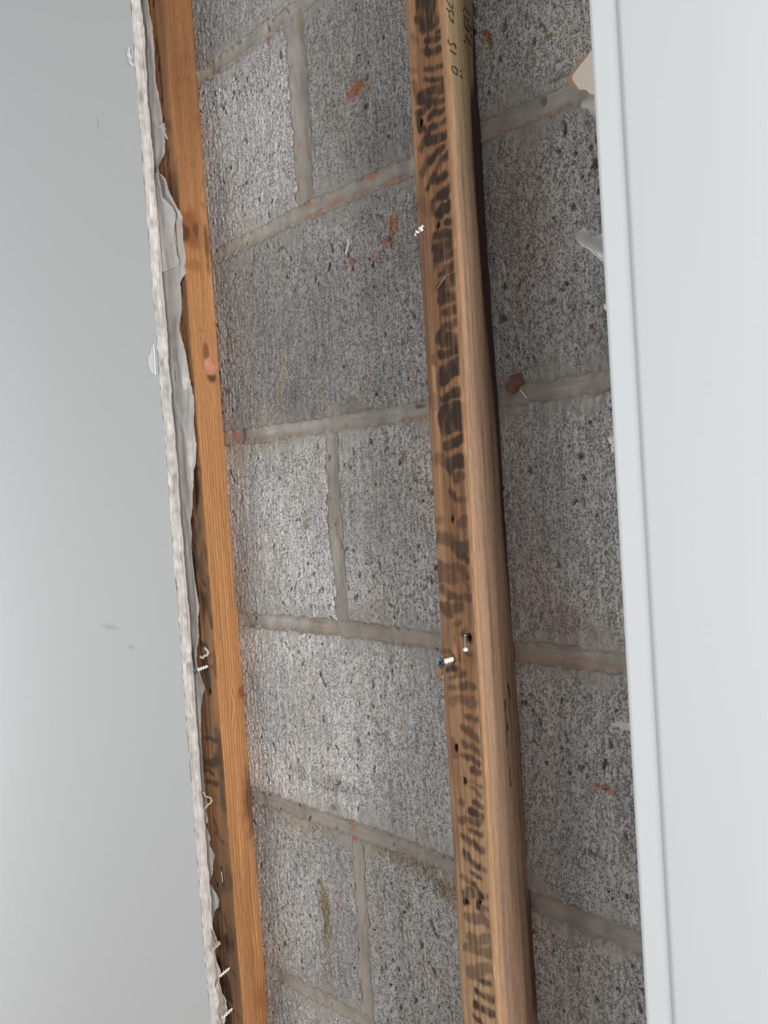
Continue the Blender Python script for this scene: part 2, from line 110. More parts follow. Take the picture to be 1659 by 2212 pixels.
def gnoise(shape, sig, seed):
    """unit-variance smooth noise, sig = correlation in cells per axis"""
    rng = np.random.default_rng(seed)
    n = rng.standard_normal(shape)
    F = np.fft.rfft2(n)
    k0 = np.fft.fftfreq(shape[0])[:, None]
    k1 = np.fft.rfftfreq(shape[1])[None, :]
    F *= np.exp(-2 * math.pi ** 2 * ((k0 * sig[0]) ** 2 + (k1 * sig[1]) ** 2))
    r = np.fft.irfft2(F, s=shape)
    return ((r - r.mean()) / r.std()).astype(np.float32)

class Field:
    """periodic noise field sampled at (a, b) in metres"""
    def __init__(self, size, step, sig, seed):
        self.step = step
        self.n = (int(size[0] / step), int(size[1] / step))
        self.a = gnoise(self.n, (sig[0] / step, sig[1] / step), seed)
    def __call__(self, a, b):
        a = np.asarray(a) / self.step + 1e4 * self.n[0]
        b = np.asarray(b) / self.step + 1e4 * self.n[1]
        i = np.floor(a).astype(np.int64)
        j = np.floor(b).astype(np.int64)
        u = a - i
        v = b - j
        i %= self.n[0]
        j %= self.n[1]
        i1 = (i + 1) % self.n[0]
        j1 = (j + 1) % self.n[1]
        A = self.a
        return (A[i, j] * (1 - u) * (1 - v) + A[i1, j] * u * (1 - v) + A[i, j1] * (1 - u) * v + A[i1, j1] * u * v)

def link(name, me, mat, parent=None, **props):
    o = bpy.data.objects.new(name, me)
    COL.objects.link(o)
    if mat is not None:
        me.materials.append(mat)
    if parent is not None:
        o.parent = parent
    for k, v in props.items():
        o[k] = v
    return o

def mesh_np(name, verts, quads, col=None, smooth=True):
    me = bpy.data.meshes.new(name)
    verts = np.ascontiguousarray(verts, dtype=np.float32).reshape(-1, 3)
    quads = np.ascontiguousarray(quads, dtype=np.int32)
    n, k = quads.shape
    me.vertices.add(len(verts))
    me.vertices.foreach_set('co', verts.ravel())
    me.loops.add(n * k)
    me.loops.foreach_set('vertex_index', quads.ravel())
    me.polygons.add(n)
    me.polygons.foreach_set('loop_start', np.arange(0, n * k, k, dtype=np.int32))
    me.polygons.foreach_set('loop_total', np.full(n, k, dtype=np.int32))
    me.polygons.foreach_set('use_smooth', np.full(n, smooth, dtype=bool))
    me.update(calc_edges=True)
    if col is not None:
        c = np.ones((len(verts), 4), dtype=np.float32)
        col = np.asarray(col, dtype=np.float32)
        c[:, :col.shape[-1]] = col.reshape(-1, col.shape[-1])
        at = me.color_attributes.new('Col', 'FLOAT_COLOR', 'POINT')
        at.data.foreach_set('color', c.ravel())
    return me

def grid_quads(n, m, flip=False, wrap=False):
    i = np.arange(n - 1)[:, None]
    j = np.arange(m if wrap else m - 1)[None, :]
    j1 = (j + 1) % m
    a = i * m + j
    b = (i + 1) * m + j
    c = (i + 1) * m + j1
    d = i * m + j1
    q = np.stack([a, b, c, d] if not flip else [a, d, c, b], -1).reshape(-1, 4)
    return q

def mesh_py(name, verts, faces, smooth=False):
    me = bpy.data.meshes.new(name)
    me.from_pydata([tuple(v) for v in verts], [], faces)
    me.update()
    if smooth:
        for p_ in me.polygons:
            p_.use_smooth = True
    return me

def dense(segs):
    """[(start, end, step), ...] -> sorted coordinates"""
    out = []
    for a, b, s in segs:
        if b - a < 1e-6:
            continue
        k = max(1, int(math.ceil((b - a) / s)))
        out.append(np.linspace(a, b, k + 1))
    return np.unique(np.round(np.concatenate(out), 6))

def capsule(x, z, seg):
    """signed distance to a stroke minus its radius"""
    ax, az, bx, bz, r = seg[:5]
    dx, dz = bx - ax, bz - az
    L = dx * dx + dz * dz + 1e-12
    t = np.clip(((x - ax) * dx + (z - az) * dz) / L, 0, 1)
    return np.hypot(x - ax - t * dx, z - az - t * dz) - r

# ------------------------------------------------------------------ materials
def new_mat(name):
    m = bpy.data.materials.new(name)
    m.use_nodes = True
    nt = m.node_tree
    return m, nt, nt.nodes['Principled BSDF']

def bump(nt, bsdf, scale, strength, dist, detail=4, vscale=(1, 1, 1)):
    tc = nt.nodes.new('ShaderNodeTexCoord')
    mp = nt.nodes.new('ShaderNodeMapping')
    mp.inputs['Scale'].default_value = vscale
    nt.links.new(tc.outputs['Object'], mp.inputs[0])
    n = nt.nodes.new('ShaderNodeTexNoise')
    n.inputs['Scale'].default_value = scale
    n.inputs['Detail'].default_value = detail
    nt.links.new(mp.outputs[0], n.inputs['Vector'])
    b = nt.nodes.new('ShaderNodeBump')
    b.inputs['Strength'].default_value = strength
    b.inputs['Distance'].default_value = dist
    nt.links.new(n.outputs[0], b.inputs['Height'])
    nt.links.new(b.outputs[0], bsdf.inputs['Normal'])
    return n

def attr_mat(name, rough, bscale, bstr, bdist, vary=0.12, vscale=(1, 1, 1), spec=0.3, nscale=None):
    m, nt, b = new_mat(name)
    a = nt.nodes.new('ShaderNodeAttribute')
    a.attribute_name = 'Col'
    n = bump(nt, b, bscale, bstr, bdist, vscale=vscale)
    mr = nt.nodes.new('ShaderNodeMapRange')
    mr.inputs[1].default_value = 0.3
    mr.inputs[2].default_value = 0.7
    mr.inputs[3].default_value = 1 - vary
    mr.inputs[4].default_value = 1 + vary
    nt.links.new(n.outputs[0], mr.inputs[0])
    mx = nt.nodes.new('ShaderNodeMix')
    mx.data_type = 'RGBA'
    mx.blend_type = 'MULTIPLY'
    mx.inputs[0].default_value = 1
    nt.links.new(a.outputs['Color'], mx.inputs[6])
    nt.links.new(mr.outputs[0], mx.inputs[7])
    nt.links.new(mx.outputs[2], b.inputs['Base Color'])
    b.inputs['Roughness'].default_value = rough
    b.inputs['Specular IOR Level'].default_value = spec
    return m

def block_mat():
    """pitted open-textured concrete: pits cut as relief, their self-shadowing also darkened into the colour"""
    m, nt, b = new_mat('concrete_block')
    N, L = nt.nodes, nt.links
    tc = N.new('ShaderNodeTexCoord')
    def noise(sx, sz, detail, off):
        mp = N.new('ShaderNodeMapping')
        mp.inputs['Scale'].default_value = (sx, sx, sz)
        mp.inputs['Location'].default_value = (off, off * 1.7, off * .3)
        L.new(tc.outputs['Object'], mp.inputs[0])
        n = N.new('ShaderNodeTexNoise')
        n.inputs['Scale'].default_value = 1.0
        n.inputs['Detail'].default_value = detail
        L.new(mp.outputs[0], n.inputs['Vector'])
        return n.outputs[0]
    def rng(v, a, c, lo=0.0, hi=1.0):
        r = N.new('ShaderNodeMapRange')
        r.interpolation_type = 'SMOOTHSTEP'
        for i, x in zip((1, 2, 3, 4), (a, c, lo, hi)):
            r.inputs[i].default_value = x
        L.new(v, r.inputs[0])
        return r.outputs[0]
    def op(kind, a, c=None, val=None):
        n = N.new('ShaderNodeMath')
        n.operation = kind
        L.new(a, n.inputs[0])
        if c is not None:
            L.new(c, n.inputs[1])
        elif val is not None:
            n.inputs[1].default_value = val
        return n.outputs[0]
    at = N.new('ShaderNodeAttribute')
    at.attribute_name = 'Col'
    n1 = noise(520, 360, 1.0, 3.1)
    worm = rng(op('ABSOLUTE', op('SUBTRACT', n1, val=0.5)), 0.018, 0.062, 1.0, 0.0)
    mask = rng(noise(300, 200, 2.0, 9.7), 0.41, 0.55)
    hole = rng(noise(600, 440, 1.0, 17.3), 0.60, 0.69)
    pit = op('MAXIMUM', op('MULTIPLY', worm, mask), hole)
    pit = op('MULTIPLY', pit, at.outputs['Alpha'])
    stri = noise(1100, 75, 2.0, 5.0)
    grain = noise(2600, 2600, 2.0, 1.0)
    tone = op('MULTIPLY', rng(stri, 0.3, 0.7, 0.90, 1.10), rng(grain, 0.3, 0.7, 0.90, 1.10))
    tone = op('MULTIPLY', tone, rng(pit, 0.0, 1.0, 1.0, PITC))  # shade inside the pits painted into the base colour
    mx = N.new('ShaderNodeMix')
    mx.data_type = 'RGBA'
    mx.blend_type = 'MULTIPLY'
    mx.inputs[0].default_value = 1
    L.new(at.outputs['Color'], mx.inputs[6])
    L.new(tone, mx.inputs[7])
    L.new(mx.outputs[2], b.inputs['Base Color'])
    h = op('ADD', op('MULTIPLY', pit, val=-1.0), op('MULTIPLY', stri, val=0.22))
    h = op('ADD', h, op('MULTIPLY', grain, val=0.16))
    bp = N.new('ShaderNodeBump')
    bp.inputs['Strength'].default_value = 0.8
    bp.inputs['Distance'].default_value = 0.0011
    L.new(h, bp.inputs['Height'])
    L.new(bp.outputs[0], b.inputs['Normal'])
    b.inputs['Roughness'].default_value = 0.95
    b.inputs['Specular IOR Level'].default_value = 0.12
    return m
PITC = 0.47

def plain_mat(name, rgb, rough=0.6, metal=0.0, bscale=0, bstr=0, bdist=0.001, vary=0.0, spec=0.4):
    m, nt, b = new_mat(name)
    c = lin(rgb)
    b.inputs['Base Color'].default_value = (*c, 1)
    b.inputs['Roughness'].default_value = rough
    b.inputs['Metallic'].default_value = metal
    b.inputs['Specular IOR Level'].default_value = spec
    n = bump(nt, b, bscale or 200, bstr, bdist)
    if vary:
        cr = nt.nodes.new('ShaderNodeValToRGB')
        cr.color_ramp.elements[0].position = 0.3
        cr.color_ramp.elements[1].position = 0.7
        cr.color_ramp.elements[0].color = (*(c * (1 - vary)), 1)
        cr.color_ramp.elements[1].color = (*np.minimum(c * (1 + vary), 1), 1)
        nt.links.new(n.outputs[0], cr.inputs[0])
        nt.links.new(cr.outputs[0], b.inputs['Base Color'])
    return m

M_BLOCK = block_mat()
M_MORTAR = attr_mat('mortar', 0.95, 900, 0.5, 0.0006, 0.12, spec=0.15)
M_WOOD = attr_mat('softwood', 0.75, 560, 0.4, 0.0005, 0.22, vscale=(3.0, 3.0, 0.14), spec=0.22)
M_GYPSUM = attr_mat('gypsum_edge', 0.95, 900, 0.5, 0.0006, 0.08, spec=0.1)

def wall_paint():
    m, nt, b = new_mat('wall_paint')
    base = lin((197, 199, 200))
    b.inputs['Roughness'].default_value = 0.7
    b.inputs['Specular IOR Level'].default_value = 0.25
    bump(nt, b, 420, 0.10, 0.0006, detail=3)
    tc = nt.nodes.new('ShaderNodeTexCoord')
    prev = None
    colour = nt.nodes.new('ShaderNodeRGB')
    colour.outputs[0].default_value = (*base, 1)
    prev = colour.outputs[0]
    for i, (x, z, rx, rz) in enumerate(SCUFFS):
        mp = nt.nodes.new('ShaderNodeMapping')
        mp.vector_type = 'POINT'
        mp.inputs['Scale'].default_value = (1 / rx, 0, 1 / rz)
        mp.inputs['Location'].default_value = (-x / rx, 0, -z / rz)
        nt.links.new(tc.outputs['Object'], mp.inputs[0])
        g = nt.nodes.new('ShaderNodeTexGradient')
        g.gradient_type = 'SPHERICAL'
        nt.links.new(mp.outputs[0], g.inputs[0])
        nz = nt.nodes.new('ShaderNodeTexNoise')
        nz.inputs['Scale'].default_value = 300
        nt.links.new(tc.outputs['Object'], nz.inputs['Vector'])
        mu = nt.nodes.new('ShaderNodeMath')
        mu.operation = 'MULTIPLY'
        nt.links.new(g.outputs['Fac'], mu.inputs[0])
        nt.links.new(nz.outputs[0], mu.inputs[1])
        mx = nt.nodes.new('ShaderNodeMix')
        mx.data_type = 'RGBA'
        nt.links.new(mu.outputs[0], mx.inputs[0])
        nt.links.new(prev, mx.inputs[6])
        mx.inputs[7].default_value = (*lin((150, 151, 150)), 1)
        prev = mx.outputs[2]
    nt.links.new(prev, b.inputs['Base Color'])
    return m
M_PAINT = wall_paint()
M_TRIM = plain_mat('trim_gloss_paint', (228, 234, 238), 0.5, 0, 150, 0.03, 0.0005, spec=0.4)
M_PAPER = plain_mat('torn_paper', (200, 192, 182), 0.9, 0, 300, 0.3, 0.0006, 0.08)
M_KRAFT = plain_mat('kraft_paper', (190, 150, 118), 0.9, 0, 300, 0.2, 0.0005, 0.1)
M_CREAM = plain_mat('gypsum_cream', (240, 228, 214), 0.9, 0, 500, 0.3, 0.0006, 0.06)
M_CHIP = plain_mat('paint_chip', (224, 229, 226), 0.6, 0, 300, 0.1, 0.0005)
M_STEEL = plain_mat('bright_steel', (190, 195, 200), 0.3, 1.0, 800, 0.1, 0.0002)
M_HEAD = plain_mat('grey_phosphate_steel', (86, 98, 110), 0.45, 0.7, 900, 0.2, 0.0002, 0.15)
M_DARK = plain_mat('dark_recess', (18, 20, 24), 0.7, 0.2, 500, 0.1, 0.0002)
M_DUSTY = plain_mat('plaster_coated_thread', (222, 218, 212), 0.85, 0, 900, 0.3, 0.0003, 0.08)
M_INK = plain_mat('stamp_ink', (70, 70, 58), 0.8, 0, 600, 0.1, 0.0001, 0.2)
M_BRICK = plain_mat('brick_red_mortar', (128, 92, 80), 0.95, 0, 500, 0.5, 0.001, 0.2)
M_RUST = plain_mat('orange_flake', (160, 96, 62), 0.9, 0, 500, 0.4, 0.0006, 0.2)
M_FLOOR = plain_mat('floor_boards', (150, 132, 112), 0.6, 0, 12, 0.1, 0.001, 0.15)

def poly_mat():
    m = bpy.data.materials.new('milky_polythene')
    m.use_nodes = True
    nt = m.node_tree
    nt.nodes.clear()
    out = nt.nodes.new('ShaderNodeOutputMaterial')
    tc = nt.nodes.new('ShaderNodeTexCoord')
    n = nt.nodes.new('ShaderNodeTexNoise')
    n.inputs['Scale'].default_value = 40
    n.inputs['Detail'].default_value = 4
    nt.links.new(tc.outputs['Object'], n.inputs['Vector'])
    mr = nt.nodes.new('ShaderNodeMapRange')
    mr.inputs[1].default_value = 0.35
    mr.inputs[2].default_value = 0.7
    mr.inputs[3].default_value = 0.06
    mr.inputs[4].default_value = 0.42
    nt.links.new(n.outputs[0], mr.inputs[0])
    df = nt.nodes.new('ShaderNodeBsdfDiffuse')
    df.inputs[0].default_value = (*lin((236, 232, 229)), 1)
    tl = nt.nodes.new('ShaderNodeBsdfTranslucent')
    tl.inputs[0].default_value = (*lin((216, 212, 206)), 1)
    tr = nt.nodes.new('ShaderNodeBsdfTransparent')
    gl = nt.nodes.new('ShaderNodeBsdfGlossy')
    gl.inputs['Roughness'].default_value = 0.35
    m1 = nt.nodes.new('ShaderNodeMixShader')
    m1.inputs[0].default_value = 0.35
    nt.links.new(df.outputs[0], m1.inputs[1])
    nt.links.new(tl.outputs[0], m1.inputs[2])
    m2 = nt.nodes.new('ShaderNodeMixShader')
    nt.links.new(mr.outputs[0], m2.inputs[0])
    nt.links.new(m1.outputs[0], m2.inputs[1])
    nt.links.new(tr.outputs[0], m2.inputs[2])
    m3 = nt.nodes.new('ShaderNodeMixShader')
    m3.inputs[0].default_value = 0.06
    nt.links.new(m2.outputs[0], m3.inputs[1])
    nt.links.new(gl.outputs[0], m3.inputs[2])
    nt.links.new(m3.outputs[0], out.inputs[0])
    return m
M_POLY = poly_mat()

# ------------------------------------------------------------------ setting: floor
FLOOR, TOP = -1.02, 1.42
WX0, WX1 = -1.42, 1.2
fl = link('floor', mesh_py('floor', [(WX0, -2.2, FLOOR), (WX1, -2.2, FLOOR), (WX1, 0.1, FLOOR), (WX0, 0.1, FLOOR),
          (WX0, -2.2, FLOOR - .05), (WX1, -2.2, FLOOR - .05), (WX1, 0.1, FLOOR - .05), (WX0, 0.1, FLOOR - .05)],
          [(0, 1, 2, 3), (7, 6, 5, 4), (0, 4, 5, 1), (1, 5, 6, 2), (2, 6, 7, 3), (3, 7, 4, 0)]), M_FLOOR,
          kind='structure', label='plain boarded floor below the opened wall')

# ------------------------------------------------------------------ setting: block wall
BEDS = {
    -1: [(0, 1.0)], 0: [(0, .798)],
    1: [(-.168, .598), (-.086, .596), (-.025, .5957), (.3, .598)],
    2: [(-.167, .4011), (-.086, .4045), (-.007, .4065), (.068, .406), (.134, .4048), (.229, .4062), (.267, .4053), (.303, .404)],
    3: [(-.162, .2005), (-.079, .1995), (.001, .1992), (.134, .1995), (.314, .2003)],
    4: [(-.166, -.0022), (-.071, 0), (.0016, .0008), (.132, -.0005), (.311, .0003)],
    5: [(-.173, -.204), (-.0795, -.2008), (.0015, -.1988), (.069, -.197), (.133, -.198), (.221, -.2018), (.311, -.203)],
    6: [(-.175, -.405), (-.103, -.4003), (-.04, -.396), (.1, -.398)],
    7: [(0, -.6)], 8: [(0, -.8)], 9: [(0, -1.0)], -2: [(0, 1.2)], -3: [(0, 1.4)],
}
BEDW = 0.0135
def bed(k, x):
    a = np.array(BEDS[k])
    return np.interp(x, a[:, 0], a[:, 1])

def head_edges(k, z):
    """left and right edge of the vertical joint next to X=0 in odd courses"""
    tab = {1: HEAD1, 3: HEAD3, 5: HEAD5}.get(k)
    if tab is None:
        return -0.008 + 0 * z, 0.009 + 0 * z
    t = np.array(tab)[::-1]
    return np.interp(z, t[:, 2], t[:, 0]) + .001, np.interp(z, t[:, 2], t[:, 1]) - .001

SZ = (0.9, 1.5)
ST = 0.00075
fA = Field(SZ, ST, (.0011, .0016), 1)
fB = Field(SZ, ST, (.0022, .0030), 2)
fB2 = Field(SZ, ST, (.0011, .0017), 3)
fC = Field(SZ, ST, (.0006, .0070), 4)
fD = Field(SZ, .004, (.028, .036), 5)
fE = Field(SZ, .002, (.006, .012), 6)
fF = Field(SZ, ST, (.0008, .0009), 7)
fS = Field(SZ, .002, (.004, .05), 8)

STC = [lin((180, 126, 100)), lin((168, 154, 134)), lin((185, 182, 176)), lin((92, 84, 78)), lin((190, 188, 185)), lin((148, 132, 98))]

def stain_mix(col, x, z, table, jit=1.0, pit=None):
    wob = fE(x, z) * .0012 * jit
    for (sx, sz, rx, rz, ci, a) in table:
        m = (np.abs(x - sx) < rx * 2.4) & (np.abs(z - sz) < rz * 2.4)
        if not m.any():
            continue
        xx, zz = x[m], z[m]
        d = np.hypot((xx - sx) / rx, (zz - sz) / rz) + 0.28 * fB(xx * .7, zz * .7) + 0.12 * fA(xx, zz)
        soft = 0.35 if max(rx, rz) < .02 else 0.8
        k = a * sstep(1 + soft, 1 - soft, d)
        if pit is not None:
            k = k * (1 - .55 * pit[m])
        col[m] = col[m] * (1 - k[..., None]) + STC[ci] * k[..., None]
    return col

TONE = {(0, 'm'): 176, (1, 'l'): 192, (1, 'r'): 182, (2, 'm'): 169, (2, 'r'): 172, (3, 'l'): 205, (3, 'r'): 194,
        (4, 'm'): 212, (4, 'r'): 186, (5, 'l'): 186, (5, 'r'): 188, (6, 'm'): 184, (6, 'r'): 176}

wall_back = bpy.data.objects.new('wall_back', None)

def block_mesh(x0, x1, k, key):
    """x0/x1: numbers or 'head' for the joint next to X=0"""
    L0 = x0 if x0 != 'head' else 0.0
    R0 = x1 if x1 != 'head' else 0.0
    fine = []
    vis = [(-.19, .165), (.205, .375)]
    cuts = sorted(set([L0, R0] + [c for v in vis for c in v if L0 < c < R0]))
    for a, b in zip(cuts[:-1], cuts[1:]):
        mid = (a + b) / 2
        on = any(v0 < mid < v1 for v0, v1 in vis)
        fine.append((a, b, .0012 if (on and 0 <= k <= 6) else .012))
    sx = (dense(fine) - L0) / (R0 - L0)
    ztop, zbot = bed(k, 0), bed(k + 1, 0)
    zc = sorted(set([0.0, 1.0] + [(c - zbot) / (ztop - zbot) for c in (-.50, .71) if zbot < c < ztop]))
    segs = []
    for a, b in zip(zc[:-1], zc[1:]):
        zm = zbot + (a + b) / 2 * (ztop - zbot)
        segs.append((a, b, .0012 / .2 if -.50 < zm < .71 else .06))
    tz = dense(segs)
    X = L0 + (R0 - L0) * sx[:, None] + 0 * tz[None, :]
    Zb = bed(k + 1, X) + BEDW / 2
    Zt = bed(k, X) - BEDW / 2
    Z = Zb + (Zt - Zb) * tz[None, :]
    hl, hr = head_edges(k, Z)
    xl = hr if x0 == 'head' else np.full_like(Z, x0 + .006)
    xr = hl if x1 == 'head' else np.full_like(Z, x1 - .006)
    X = xl + (xr - xl) * sx[:, None]
    # edge distance with ragged arrises
    dx = np.minimum(X - xl, xr - X)
    dz = np.minimum(Z - Zb, Zt - Z)
    rag = .0005 * fE(X * 2, Z * 2) + .0006 * fB(X, Z)
    d = np.minimum(dx, dz) + rag
    edge = np.clip(1 - d / .0045, 0, 1.6) ** 2 * .0026
    ox, oz = k * .137, k * .211
    a_, b_, b2 = fA(X + ox, Z + oz), fB(X + ox, Z + oz), fB2(X - ox, Z + oz)
    low = fD(X + ox, Z + oz)
    dens = .18 * low
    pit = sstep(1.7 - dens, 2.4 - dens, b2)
    # smoother, trowelled zones close to the joints
    smear = sstep(.018, .001, dz + .006 * fE(X, Z * .6) + .002 * fB(X, Z)) * .6
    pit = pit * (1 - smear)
    stri = fC(X, Z)
    Y = .0013 * pit + .00016 * stri * (1 - .5 * smear) + .00022 * fF(X, Z) + .0006 * low + edge
    t = TONE.get(key, 158)
    base = lin((t, t - 4, t - 7))
    f_ = 1 + .09 * low + .07 * stri + .05 * fF(X, Z)
    warm = fE(X * .5 + 3, Z * .5)[..., None] * np.array([.014, .0, -.016])
    col = base * f_[..., None] * (1 + warm)
    col = col * (1 - .62 * pit[..., None]) + lin((70, 64, 60)) * (.12 * pit[..., None])  # pit self-shadow put into the vertex colour on top of the relief
    strk = np.clip(fS(X, Z) - .9, 0, 1)[..., None] * .25
    col = col * (1 - strk) + lin((150, 132, 118)) * strk
    sm = (smear * .75)[..., None]
    col = col * (1 - sm) + lin((150, 142, 132)) * sm
    if 0 <= k <= 6:
        col = stain_mix(col, X, Z, STAINS, pit=pit)
    # sides: one more ring of vertices set back into the wall
    n, m = X.shape
    col = np.concatenate([col, np.clip(1.02 - 1.1 * smear + .07 * low, .2, 1.15)[..., None]], -1)
    V = np.stack([X, Y, Z], -1)
    Vp = np.zeros((n + 2, m + 2, 3))
    Cp = np.zeros((n + 2, m + 2, 4))
    Vp[1:-1, 1:-1] = V
    Cp[1:-1, 1:-1] = col
    for A in (Vp, Cp):
        A[0] = A[1]
        A[-1] = A[-2]
        A[:, 0] = A[:, 1]
        A[:, -1] = A[:, -2]
    for s in ((0, slice(None)), (-1, slice(None)), (slice(None), 0), (slice(None), -1)):
        Vp[s][..., 1] = .088
    q = grid_quads(n + 2, m + 2, flip=False)
    back = np.array([[0, m + 1, (n + 2) * (m + 2) - 1, (n + 1) * (m + 2)]], dtype=np.int32)
    return mesh_np('concrete_block', Vp, np.concatenate([q, back]), Cp)

COL.objects.link(wall_back)
wall_back['kind'] = 'structure'
wall_back['label'] = 'grey concrete block wall exposed between the timber battens'
for k in range(-3, 9):
    odd = (k % 2 == 1)
    if odd:
        spans = [(-1.2, -.8, None), (-.8, -.4, None), (-.4, 'head', 'l'), ('head', .4, 'r'), (.4, .8, None), (.8, 1.2, None)]
    else:
        spans = [(-1.4, -1.0, None), (-1.0, -.6, None), (-.6, -.2, None), (-.2, .2, 'm'), (.2, .6, 'r'), (.6, 1.0, None)]
    for a, b, kk in spans:
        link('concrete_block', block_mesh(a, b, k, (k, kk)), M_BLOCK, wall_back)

def mortar_mesh(path_c, half, along, seed, vertical=False):
    """strip with tooled concave section; path_c(along) -> centre, half(along) -> half width"""
    s = np.concatenate([[-1.7, -1.35], np.linspace(-1.12, 1.12, 15), [1.35, 1.7]])
    A, S = np.meshgrid(along, s, indexing='ij')
    c = path_c(A)
    h = half(A)
    other = c + S * h
    X, Z = (other, A) if vertical else (A, other)
    y = .0006 + .0014 * np.clip(1 - S ** 2, 0, 1)
    y = y + np.where(np.abs(S) > 1, (np.abs(S) - 1) * .010, 0)
    y = y + .0004 * fE(X * 1.5 + seed, Z * 1.5) + .00012 * fB(X, Z + seed) + .0005 * fD(X + seed, Z)
    near = sstep(.55, .95, np.abs(S))
    y = y + near * (.0005 * fB(X, Z) + .00045 * fA(X + seed, Z))
    pin = sstep(2.0, 2.6, fB2(X * .6 + seed, Z * .6))
    y = y + .0016 * pin
    base = lin((163, 157, 149))
    col = base * (1 + .07 * fE(X + seed, Z)[..., None] + .05 * (fC(X, Z) if vertical else fC(Z, X))[..., None])
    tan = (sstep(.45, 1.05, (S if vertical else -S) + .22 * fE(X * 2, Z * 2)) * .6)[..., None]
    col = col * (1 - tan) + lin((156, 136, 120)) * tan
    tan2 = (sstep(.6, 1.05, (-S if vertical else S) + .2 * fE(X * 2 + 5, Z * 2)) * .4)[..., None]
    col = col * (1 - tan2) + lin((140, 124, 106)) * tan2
    pale = (sstep(.8, 2.0, fD(X * 1.3 + 2 * seed, Z * 1.3)) * .45)[..., None]
    col = col * (1 - pale) + lin((160, 155, 148)) * pale
    col = col * (1 - .5 * pin[..., None])
    rim = (sstep(.72, 1.05, np.abs(S) + .16 * fB(X, Z)) * .55)[..., None]
    col = col * (1 - rim) + lin((156, 149, 141)) * (1 + .14 * fA(X, Z)[..., None]) * rim
    col = stain_mix(col, X, Z, MSTAINS)
    V = np.stack([X, y, Z], -1)
    return mesh_np('mortar_joint', V, grid_quads(len(along), len(s), flip=vertical), col)

for k in range(-3, 10):
    if k in BEDS:
        vis = 1 <= k <= 6
        xs = dense([(-1.4, -.24, .05), (-.24, .4, .0016 if vis else .05), (.4, 1.2, .05)])
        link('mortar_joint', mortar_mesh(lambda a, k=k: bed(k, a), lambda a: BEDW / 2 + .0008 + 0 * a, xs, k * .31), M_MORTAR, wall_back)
for k in range(-3, 9):
    zt, zb = float(bed(k, 0)) - .004, float(bed(k + 1, 0)) + .004
    if k % 2 == 1:
        zs = dense([(zb, zt, .0016)])
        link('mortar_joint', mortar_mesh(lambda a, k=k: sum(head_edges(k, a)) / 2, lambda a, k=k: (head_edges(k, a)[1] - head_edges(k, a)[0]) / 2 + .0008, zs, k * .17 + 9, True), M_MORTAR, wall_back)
        hx = (-1.2, -.8, -.4, .4, .8)
    else:
        hx = (-1.4, -1.0, -.6, -.2, .2, .6, 1.0)
    for h in hx:
        zs = dense([(zb, zt, .02)])
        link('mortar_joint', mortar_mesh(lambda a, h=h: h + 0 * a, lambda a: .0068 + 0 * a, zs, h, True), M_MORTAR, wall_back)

# ------------------------------------------------------------------ setting: plasterboard left of the opening
BX = -.2235                      # cut edge
YF, YB = -.0507, -.0380          # painted face / back face
fG = Field((.4, 2.6), .0012, (.0025, .010), 11)
fG2 = Field((.4, 2.6), .0012, (.0018, .0025), 12)
def cut_x(z):
    return BX + .0006 * fG(.1 + 0 * z, z) + .0008 * np.sin(z * 9.0)
zs = dense([(FLOOR, -.62, .04), (-.62, .95, .0016), (.95, TOP, .04)])
n = len(zs)
fx = cut_x(zs) - .0004
V = np.zeros((n, 6, 3))
for j_, (xx, yy) in enumerate(((WX0, YF), (fx, YF), (fx - .006, YF + .0007), (fx - .006, YB - .0007), (fx - .001, YB), (WX0, YB))):
    V[:, j_] = np.stack([xx + 0 * zs, yy + 0 * zs, zs], -1)
wl = link('wall_left', mesh_np('wall_left', V.reshape(-1, 3), grid_quads(n, 6, flip=True, wrap=True), smooth=False), M_PAINT,
          kind='structure', label='white painted plasterboard wall cut off along the left batten')
# broken gypsum edge: paint lip, front paper, crumbly core, back paper
us = np.concatenate([[0, .02, .05, .08, .11, .14], np.linspace(.18, .78, 13), [.82, .86, .90, .94, .98, 1.0]])
ZZ, UU = np.meshgrid(zs, us, indexing='ij')
core = sstep(.12, .2, UU) * sstep(.86, .78, UU + .06 * fG(.3 + 0 * ZZ, ZZ))
XX = cut_x(ZZ) + core * (-.0008 + .0011 * fG(UU * .03, ZZ) + .0007 * fG2(UU * .0127, ZZ)) + (1 - core) * .0005 * fG2(UU * .0127 + .2, ZZ)
lay = sstep(.80, .84, UU)
XX = XX + lay * (.0006 + .0006 * fG(.2 + 0 * ZZ, ZZ * .6))
YY = YF + (YB - YF) * UU
c_core = lin((192, 189, 185)) * (1 + .09 * fG2(UU * .0127, ZZ * 1.0)[..., None] + .07 * fG(UU * .02, ZZ)[..., None])
cc = c_core
tan = (sstep(.02, .07, UU) * sstep(.24, .14, UU + .05 * fG(.05 + 0 * ZZ, ZZ)) * (.2 + .25 * np.clip(fG(.22 + 0 * ZZ, ZZ * .3), 0, 1)))[..., None]
cc = cc * (1 - tan) + lin((172, 156, 142)) * tan
bp = (lay * .8)[..., None]
cc = cc * (1 - bp) + lin((178, 169, 162)) * bp
edge = link('broken_gypsum_edge', mesh_np('broken_gypsum_edge', np.stack([XX, YY, ZZ], -1), grid_quads(n, len(us), flip=False), cc), M_GYPSUM, wl,
            label='crumbly white gypsum edge with paper layers')

